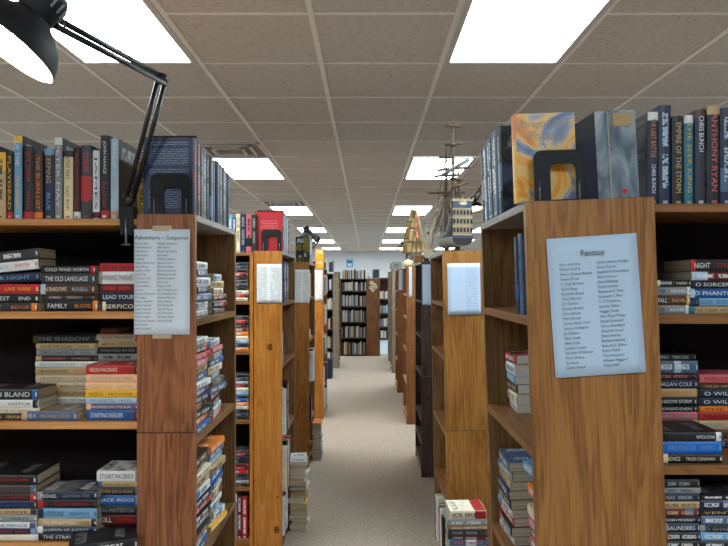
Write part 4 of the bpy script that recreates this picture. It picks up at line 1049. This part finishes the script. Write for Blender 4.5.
# ------------------------------------------------------------------ model ships
HULL = plain('ship_hull_dark', srgb(46, 44, 46), .5); KEEL = plain('ship_keel_pale', srgb(150, 146, 138), .6); GOLD = plain('ship_gold', srgb(166, 150, 122), .5, .4)
SPAR = plain('ship_spar', srgb(80, 66, 50), .6); PSPAR = plain('ship_pale_spar', srgb(222, 208, 182), .6); ROPE = plain('ship_rope', srgb(84, 76, 66), .8); DARKWIN = plain('ship_window', srgb(30, 32, 40), .3)
SBLUE = plain('ship_blue', srgb(62, 74, 96), .5)
def sail_mat():
    t = NT('ship_sail', .85, .1); tc = t.add('ShaderNodeTexCoord'); n = t.noise(tc.outputs['Object'], 14, 3)
    t.link(t.mix(n, srgb(128, 104, 68), srgb(166, 142, 100)), t.b.inputs['Base Color']); return t.m
SAIL = sail_mat()
def hull_mesh(root, L, B, D, stern_h, bow_h, mats=(None, None)):
    bm = bmesh.new(); n = 14; sec = []
    for i in range(n + 1):
        u = i / n
        half = B / 2 * (0.80 + .20 * math.sin(math.pi * min(1, u * 1.6))) * (1 if u < .6 else max(.03, 1 - ((u - .6) / .4) ** 2))
        deck = D * .75 + (stern_h - D * .75) * max(0, 1 - u / .35) ** 1.3 + (bow_h - D * .75) * max(0, (u - .7) / .3) ** 1.4
        keel = .0 + (D * .35 if u > .9 else 0) * (u - .9) / .1
        row = []
        for k in range(-6, 7):
            t = abs(k) / 6; sg = -1 if k < 0 else 1
            if t < .5: x = half * math.sin(t * 2 * math.pi / 2) ** .6 if t > 0 else 0; z = keel + (D * .45 - keel) * (1 - math.cos(t * math.pi))
            else: x = half * (1 - .22 * ((t - .5) * 2) ** 1.2); z = D * .45 + (deck - D * .45) * (t - .5) * 2
            row.append(bm.verts.new((sg * x, u * L, z)))
        sec.append(row)
    for a, b in zip(sec, sec[1:]):
        for k in range(12):
            f = bm.faces.new((a[k], a[k + 1], b[k + 1], b[k])); f.smooth = True
            f.material_index = 1 if 3 <= k <= 8 else 0
        f = bm.faces.new((a[0], a[12], b[12], b[0])); f.material_index = 2
    bm.faces.new(sec[0]).material_index = 0; bm.faces.new(sec[-1])
    return mesh_obj('hull', bm, [mats[0] or HULL, mats[1] or KEEL, GOLD], root)
def rope(bm, a, b, r=.0016): tube(bm, [a, b], r, 4, cap=False)
def galleon(label, loc, rz, L, B, D, masts, stern_h, yards_mat=SPAR, rig=True, lateen=True):
    root = empty('model_ship', loc, label, 'model ship', 'model sailing ships on top of the right bookcases')
    root.rotation_euler = (0, 0, rz)
    hull_mesh(root, L, B, D, stern_h, D * 1.05)
    bm = bmesh.new(); box(bm, -.012, .012, L * .2, L * .25, -.022, .006); box(bm, -.012, .012, L * .7, L * .75, -.022, .012); box(bm, -.03, .03, L * .18, L * .77, -.026, -.019)
    mesh_obj('cradle', bm, SPAR, root)
    # stern galleries
    bm = bmesh.new(); w2 = B * .39
    for k in range(4):
        z = D * .52 + (stern_h - D * .52) * k / 4
        box(bm, -w2, w2, -.006, .012, z, z + .004); 
    box(bm, -w2 * 1.02, w2 * 1.02, -.006, .01, stern_h - .004, stern_h + .006)
    for k in range(5): tube(bm, [(-w2 + w2 * 2 * k / 4, -.006, stern_h), (-w2 + w2 * 2 * k / 4, -.006, stern_h + .014)], .003, 6)
    mesh_obj('stern_gallery', bm, GOLD, root)
    bm = bmesh.new(); box(bm, -w2 * .95, w2 * .95, -.003, .002, D * .52, D * .52 + (stern_h - D * .52) * .78); mesh_obj('stern_transom', bm, plain('transom_tan', srgb(140, 126, 104), .6), root)
    for k in range(3):
        z = D * .52 + (stern_h - D * .52) * (k + .35) / 4
        for q in range(6):
            bm = bmesh.new()
            x = -w2 * .82 + w2 * 1.64 * q / 5; box(bm, x - w2 * .1, x + w2 * .1, -.0045, .002, z, z + (stern_h - D * .52) * .12)
            mesh_obj('stern_window', bm, DARKWIN, root)
    bm = bmesh.new(); box(bm, -w2 * .9, w2 * .9, -.005, .002, D * .52 + (stern_h - D * .52) * .78, stern_h - .005); box(bm, -w2, w2, -.003, .002, D * .38, D * .5)
    mesh_obj('stern_panel', bm, SBLUE, root)
    bm = bmesh.new()
    for q in range(10):
        a_ = q * math.pi / 5; tube(bm, [(0, -.007, stern_h - .016), (w2 * .42 * math.cos(a_), -.007, stern_h - .016 + .014 * math.sin(a_))], .0018, 5)
    mesh_obj('stern_ornament', bm, PSPAR, root)
    rigbm = bmesh.new()
    for mi, (yf, h, yards) in enumerate(masts):
        y = L * yf
        bm = bmesh.new(); tube(bm, [(0, y, D * .6), (0, y, h * .55)], .0115, 8, r2=.009); tube(bm, [(0, y + .002, h * .5), (0, y + .002, h)], .0085, 8, r2=.004)
        mo = mesh_obj('mast', bm, SPAR, root)
        for zf in (.52, .78):
            bm = bmesh.new(); lathe(bm, [(0, 0), (.014, 0), (.019, .010), (.017, .012), (0, .012)], Matrix.Translation((0, y, h * zf)), 12)
            mesh_obj('crow_nest', bm, SPAR, mo)
        for (zf, hw, ang) in yards:
            dx, dz = hw * math.cos(ang), hw * math.sin(ang); bm = bmesh.new()
            tube(bm, [(-dx, y - .008, h * zf - dz), (0, y - .009, h * zf), (dx, y - .008, h * zf + dz)], .0045, 6)
            tube(bm, [(-dx * .9, y - .01, h * zf - dz * .9 + .004), (dx * .9, y - .01, h * zf + dz * .9 + .004)], .0065, 6)
            mesh_obj('yard', bm, yards_mat, root)
        for sx in (-1, 1):
            for q in range(5):
                rope(rigbm, (sx * B * .44, y - .03 + .02 * q, D * .8), (0, y, h * .52))
            rope(rigbm, (sx * .018, y, h * .52), (0, y, h * .78)); rope(rigbm, (sx * .012, y, h * .78), (0, y, h * .97))
            for q in range(1, 9):
                t = q / 9; xx = sx * B * .44 * (1 - t); zz = D * .8 + (h * .52 - D * .8) * t
                rope(rigbm, (xx, y - .03 * (1 - t), zz), (xx, y + .05 * (1 - t), zz), .0007)
    tops = [(L * yf, h) for yf, h, _ in masts]
    for (ya, ha), (yb, hb_) in zip(tops, tops[1:]):
        rope(rigbm, (0, ya, ha * .97), (0, yb, hb_ * .55)); rope(rigbm, (0, ya, ha * .55), (0, yb, D * .9))
    tip = Vector((0, L * 1.32, D * 1.9))
    rope(rigbm, tip, (0, tops[-1][0], tops[-1][1] * .95)); rope(rigbm, tip, (0, tops[-1][0], tops[-1][1] * .55))
    mesh_obj('rigging', rigbm, ROPE, root)
    bm = bmesh.new(); tube(bm, [(0, L * .93, D * .9), tip], .005, 8, r2=.002); mesh_obj('bowsprit', bm, SPAR, root)
    bm = bmesh.new()
    for k in range(9):
        for sx in (-1, 1): box(bm, sx * B * .47 - .004, sx * B * .47 + .004, L * (.18 + .07 * k), L * (.18 + .07 * k) + .008, D * .62, D * .62 + .007)
    mesh_obj('gun_port', bm, GOLD, root)
    return root
gx = wx(462, 3.38)
galleon('large dark model galleon with tall bare masts, stern towards the camera', (gx, 3.36, 1.712), R(11), .36, .142, .105,
        [(.16, .44, [(.72, .05, .35)]), (.42, .70, [(.93, .045, 0), (.79, .05, .1), (.60, .10, .12)]), (.76, .56, [(.9, .045, 0), (.72, .075, .08), (.55, .11, .03)])], .235)
# long furled lateen yard crossing the light, on the galleon's after mast
gal = [o for o in COL.objects if o.get('category') == 'model ship'][0]
bm = bmesh.new(); Yq = 3.44
tube(bm, [(wx(442, Yq), Yq, wz(175.5, Yq)), (wx(456, Yq), Yq, wz(167, Yq)), (wx(469, Yq), Yq, wz(159.5, Yq))], .009, 8, r2=.012)
gi = (Matrix.Translation(gal.location) @ Matrix.Rotation(R(11), 4, 'Z')).inverted()
for v in bm.verts: v.co = gi @ v.co
mesh_obj('lateen_yard', bm, plain('furled_grey', srgb(92, 92, 92), .7), gal)

def sail_ship():
    root = empty('model_ship', (wx(417.5, 7.25), 7.25, 1.736), 'model ship with full tan sails and an orange pennant, farther down the right side', 'model ship', 'model sailing ships on top of the right bookcases')
    root.rotation_euler = (0, 0, R(8)); root.scale = (1.08, 1, 1.28)
    hull_mesh(root, .42, .12, .075, .10, .085, (SPAR, PSPAR))
    bm = bmesh.new(); box(bm, -.012, .012, .08, .10, -.022, .006); box(bm, -.012, .012, .30, .32, -.022, .012); box(bm, -.03, .03, .07, .33, -.026, -.019); mesh_obj('cradle', bm, SPAR, root)
    def sail(cx, y, z0, z1, w0, w1, belly, nm='sail'):
        bm = bmesh.new(); nx, nz = 8, 6; g_ = []
        for j in range(nz + 1):
            t = j / nz; ww = w0 + (w1 - w0) * t
            g_.append([bm.verts.new((cx + ww * (i / nx - .5), y + belly * math.sin(math.pi * i / nx) * math.sin(math.pi * (.15 + .7 * t)), z0 + (z1 - z0) * t)) for i in range(nx + 1)])
        for j in range(nz):
            for i in range(nx): bm.faces.new((g_[j][i], g_[j][i + 1], g_[j + 1][i + 1], g_[j + 1][i])).smooth = True
        o = mesh_obj(nm, bm, SAIL, root); md = o.modifiers.new('cloth', 'SOLIDIFY'); md.thickness = .0012
    for y, h in ((.06, .44), (.20, .53), (.33, .47)):
        bm = bmesh.new(); tube(bm, [(0, y, .05), (0, y, h)], .005, 8, r2=.002); mesh_obj('mast', bm, SPAR, root)
        sail(0, y + .008, .10, h * .42, .20, .18, .035); sail(0, y + .008, h * .44, h * .70, .17, .13, .03); sail(0, y + .008, h * .72, h * .92, .12, .07, .02)
        bm = bmesh.new()
        for zf, hw in ((.43, .1), (.71, .075), (.925, .04)):
            bm = bmesh.new(); tube(bm, [(-hw, y + .006, h * zf), (hw, y + .006, h * zf)], .0025, 6)
            mesh_obj('yard', bm, SPAR, root)
    bm = bmesh.new(); tube(bm, [(0, .38, .08), (0, .56, .15)], .004, 8, r2=.002); mesh_obj('bowsprit', bm, SPAR, root)
    bm = bmesh.new(); n = 8
    fl = [[bm.verts.new((.004 + .022 * a_ * (1 - k / n * .6) + .006 * math.sin(k), .055 - .012 * math.sin(k * .9), .43 - .2 * k / n)) for a_ in (-1, 1)] for k in range(n + 1)]
    for a_, b_ in zip(fl, fl[1:]): bm.faces.new((a_[0], a_[1], b_[1], b_[0]))
    o = mesh_obj('pennant', bm, plain('orange_pennant', srgb(206, 112, 74), .7), root); md = o.modifiers.new('cloth', 'SOLIDIFY'); md.thickness = .001
    bm = bmesh.new()
    for sx in (-1, 1):
        for y, h in ((.06, .44), (.20, .53), (.33, .47)):
            for q in range(3): rope(bm, (sx * .055, y - .02 + .02 * q, .075), (0, y, h * .95))
    rope(bm, (0, .56, .15), (0, .33, .45)); mesh_obj('rigging', bm, ROPE, root)
sail_ship()

def bare_ship():
    Y = 5.32
    root = empty('model_ship', (wx(427, Y), Y - .12, 1.717), 'small pale model ship with slanting bare spars between galleon and tan sails', 'model ship', 'model sailing ships on top of the right bookcases')
    hull_mesh(root, .34, .10, .055, .075, .07, (PSPAR, KEEL))
    bm = bmesh.new(); box(bm, -.012, .012, .06, .08, -.022, .006); box(bm, -.012, .012, .24, .26, -.022, .012); box(bm, -.03, .03, .05, .27, -.026, -.019); mesh_obj('cradle', bm, SPAR, root)
    k = Y / F
    bm = bmesh.new()
    tube(bm, [(0, .12, .04), (0, .12, .30)], .004, 8, r2=.002); tube(bm, [(0, .24, .04), (0, .24, .26)], .004, 8, r2=.002); mesh_obj('mast', bm, PSPAR, root)
    bm = bmesh.new()
    tube(bm, [(.0, .115, .06), (-11 * k, .11, 42 * k)], .014, 8, r2=.009); tube(bm, [(.0, .235, .06), (13 * k, .22, 52 * k)], .014, 8, r2=.009); mesh_obj('boom', bm, PSPAR, root)
    bm = bmesh.new()
    for a_, b_ in (((-11 * k, .11, 42 * k), (0, .12, .29)), ((13 * k, .22, 52 * k), (0, .24, .25)), ((-11 * k, .11, 42 * k), (-.04, .02, .05)), ((13 * k, .22, 52 * k), (.04, .30, .05)), ((13 * k, .22, 52 * k), (.03, .1, .05))): rope(bm, a_, b_)
    mesh_obj('rigging', bm, ROPE, root)
    bm = bmesh.new(); box(bm, .0, .022, .119, .121, .20, .222); mesh_obj('red_flag', bm, plain('small_red_flag', srgb(176, 70, 60)), root)
bare_ship()

# odds and ends along the right tops
def clutter():
    spec = [('wooden_block', 'small brown wooden block between galleon and pale ship', 'wooden block', (wx(434, 4.0), 5.20, 1.69), (.035, .03, .05), 'umber')]
    for nm, lab, cat, loc, sz, k in spec:
        o = bev_box(nm, loc[0] - sz[0], loc[0] + sz[0], loc[1] - sz[1], loc[1] + sz[1], loc[2], loc[2] + sz[2], W(k), None, .003); tag(o, lab, cat)
    bm = bmesh.new()
    rg = random.Random(3)
    lathe(bm, [(0, 0), (.04, 0), (.055, .02), (.05, .05), (.02, .075), (0, .08)], Matrix.Translation((wx(412, 6.0) + .03, 7.07, 1.70)), 18)
    tag(mesh_obj('cream_shell', bm, plain('shell_cream', srgb(214, 190, 150), .5)), 'cream rounded shell in front of the tan sailed ship', 'shell')
    # grey arched case on the second last end
    Y = 10.98; root = empty('grey_arched_case', (.50, Y, 1.76), 'grey rounded-top case on the second last right bookcase', 'case')
    bm = bmesh.new(); n = 12; w_ = .10
    prof = [(-w_, 0)] + [(-w_ + .06 - .06 * math.cos(math.pi / 2 * k / 6), .06 + .06 * math.sin(math.pi / 2 * k / 6)) for k in range(7)] + [(w_ - .06 + .06 * math.sin(math.pi / 2 * k / 6), .06 + .06 * math.cos(math.pi / 2 * k / 6)) for k in range(7)] + [(w_, 0)]
    A = [bm.verts.new((x, 0.01, z)) for x, z in prof]; B = [bm.verts.new((x, .42, z)) for x, z in prof]
    bm.faces.new(A); bm.faces.new(B)
    for i in range(len(prof)): j = (i + 1) % len(prof); bm.faces.new((A[i], A[j], B[j], B[i]))
    mesh_obj('body', bm, plain('case_grey', srgb(112, 112, 108), .6), root)
    bm = bmesh.new(); tube(bm, [(-.03, .0, .05), (-.03, -.012, .07), (.03, -.012, .07), (.03, 0, .05), (.03, .012, .05)], .005, 6); mesh_obj('handle', bm, SATIN, root)
clutter()

# dark blue box on the floor, left side far down
o = bev_box('blue_box', wx(324, 10.3), wx(332, 10.3), 10.3, 10.6, 0, .30, plain('dark_blue_plastic', srgb(30, 44, 70), .5), None, .006); tag(o, 'dark blue box standing on the carpet far down the left side', 'box')

# blue notice on the back wall
r = empty('wall_notice', (wx(349.7, 23.07), 23.07, wz(263.4, 23.07)), 'light blue notice on the far back wall above the bookcase', 'notice')
bev_box('notice_board', -.125, .125, 0, .02, -.145, .145, plain('notice_blue', srgb(130, 180, 220), .5), r, .004)
bev_box('notice_band', -.095, .095, -.004, 0, .02, .085, plain('notice_dark', srgb(60, 110, 170), .5), r, 0)
bev_box('notice_field', -.06, .06, -.004, 0, -.10, -.01, plain('notice_pale', srgb(210, 228, 240), .5), r, 0)

# cream flower decoration on the far bookcase
r = empty('flower_decoration', (wx(373, FYB), FYB - .004, 1.45), 'cream cut-out flower cluster on the far bookcase side', 'decoration')
rg = random.Random(5)
for cx, cz, s_ in ((-.03, .07, .05), (.02, .02, .06), (-.04, -.03, .05), (.06, -.02, .04), (.0, -.08, .045)):
    bm = bmesh.new()
    for q in range(5):
        a_ = q * 2 * math.pi / 5 + cx * 9
        lathe(bm, [(0, 0), (s_ * .42, .001), (s_ * .36, .006), (0, .009)], axis_matrix((cx + s_ * .55 * math.cos(a_), 0, cz + s_ * .55 * math.sin(a_)), (0, -1, 0)), 10)
    mesh_obj('flower', bm, plain('cream_felt', srgb(206, 190, 164), .8), r)
# two small things on the far bookcase's side top
r = empty('picture_frame', (wx(376, FYB), FYB + .08, 1.61), 'small grey frame standing on the far bookcase top', 'picture frame')
bm = bmesh.new()
for q in ((-.075, -.058, .001, .20), (.058, .075, .001, .20), (-.058, .058, .001, .018), (-.058, .058, .183, .20)): box(bm, q[0], q[1], 0, .02, q[2], q[3])
mesh_obj('frame', bm, plain('frame_grey', srgb(140, 140, 136)), r)
bm = bmesh.new(); box(bm, -.058, .058, .012, .018, .018, .183); mesh_obj('picture', bm, plain('picture_dark', srgb(66, 72, 80)), r)
bm = bmesh.new(); lathe(bm, [(0, 0), (.04, 0), (.05, .05), (.03, .10), (.035, .12), (0, .12)], Matrix.Translation((wx(369.5, FYB), FYB + .1, 1.611)), 16)
tag(mesh_obj('white_vase', bm, plain('white_ceramic', srgb(206, 212, 216), .3)), 'small white vase on the far bookcase beside the grey frame', 'vase')

# ------------------------------------------------------------------ the remaining, distant books as one object
def distant():
    bm = bmesh.new(); rg = random.Random(11)
    cols = ['black', 'charcoal', 'slate blue', 'white', 'ivory', 'tan', 'grey', 'brown', 'beige', 'beige', 'pale blue', 'dark red', 'ivory', 'grey', 'white', 'grey']
    def row(x0, x1, y, z, h, d=.15, lo=.012, hi=.034, yd=0):
        x = x0
        while x < x1 - lo:
            t = min(rg.uniform(lo, hi), x1 - x)
            if yd == 0: box(bm, x, x + t - .0015, y + rg.uniform(0, .02), y + d, z, z + h * rg.uniform(.82, 1.0), rg.randrange(len(cols)))
            else: box(bm, y - yd * d, y + rg.uniform(-.01, .015), x, x + t - .0015, z, z + h * rg.uniform(.82, 1), rg.randrange(len(cols)))
            x += t
    for z, h in zip([1.61] + FARZ, (.2, .19, .24, .25, .24, .26)):
        row(fx0 + .04, fx1 - .01, FYB + .02, z + .001, h, .2)
    for z in (.05, .36, .72, 1.1): row(.24, 1.0, 17.34, z + .001, .22, .2, .03, .05)
    for z in (.09, .36, .70, 1.05, 1.40): row(-1.55, -.62, 11.62, z + .001, .21, .18)
    row(-1.55, -.6, 11.62, 1.72, .2, .18)
    for z in (.09, .36, .70, 1.05, 1.40): row(7.28, 7.86, -.49, z + .001, .22, .09, .02, .045, yd=1)
    for z in (.8, .45): row(9.05, 9.5, .58, z + .001, .2, .12, .02, .04, yd=1)
    o = mesh_obj('distant_book', bm, [plain('far_' + c.replace(' ', '_'), C(c), .5) for c in cols])
    tag(o, 'rows of small books on the far bookcases at the end of the aisle', 'book', kind='stuff')
distant()
print('BOOKS', NB[0], 'OBJECTS', len(bpy.data.objects), 'MATS', len(bpy.data.materials))
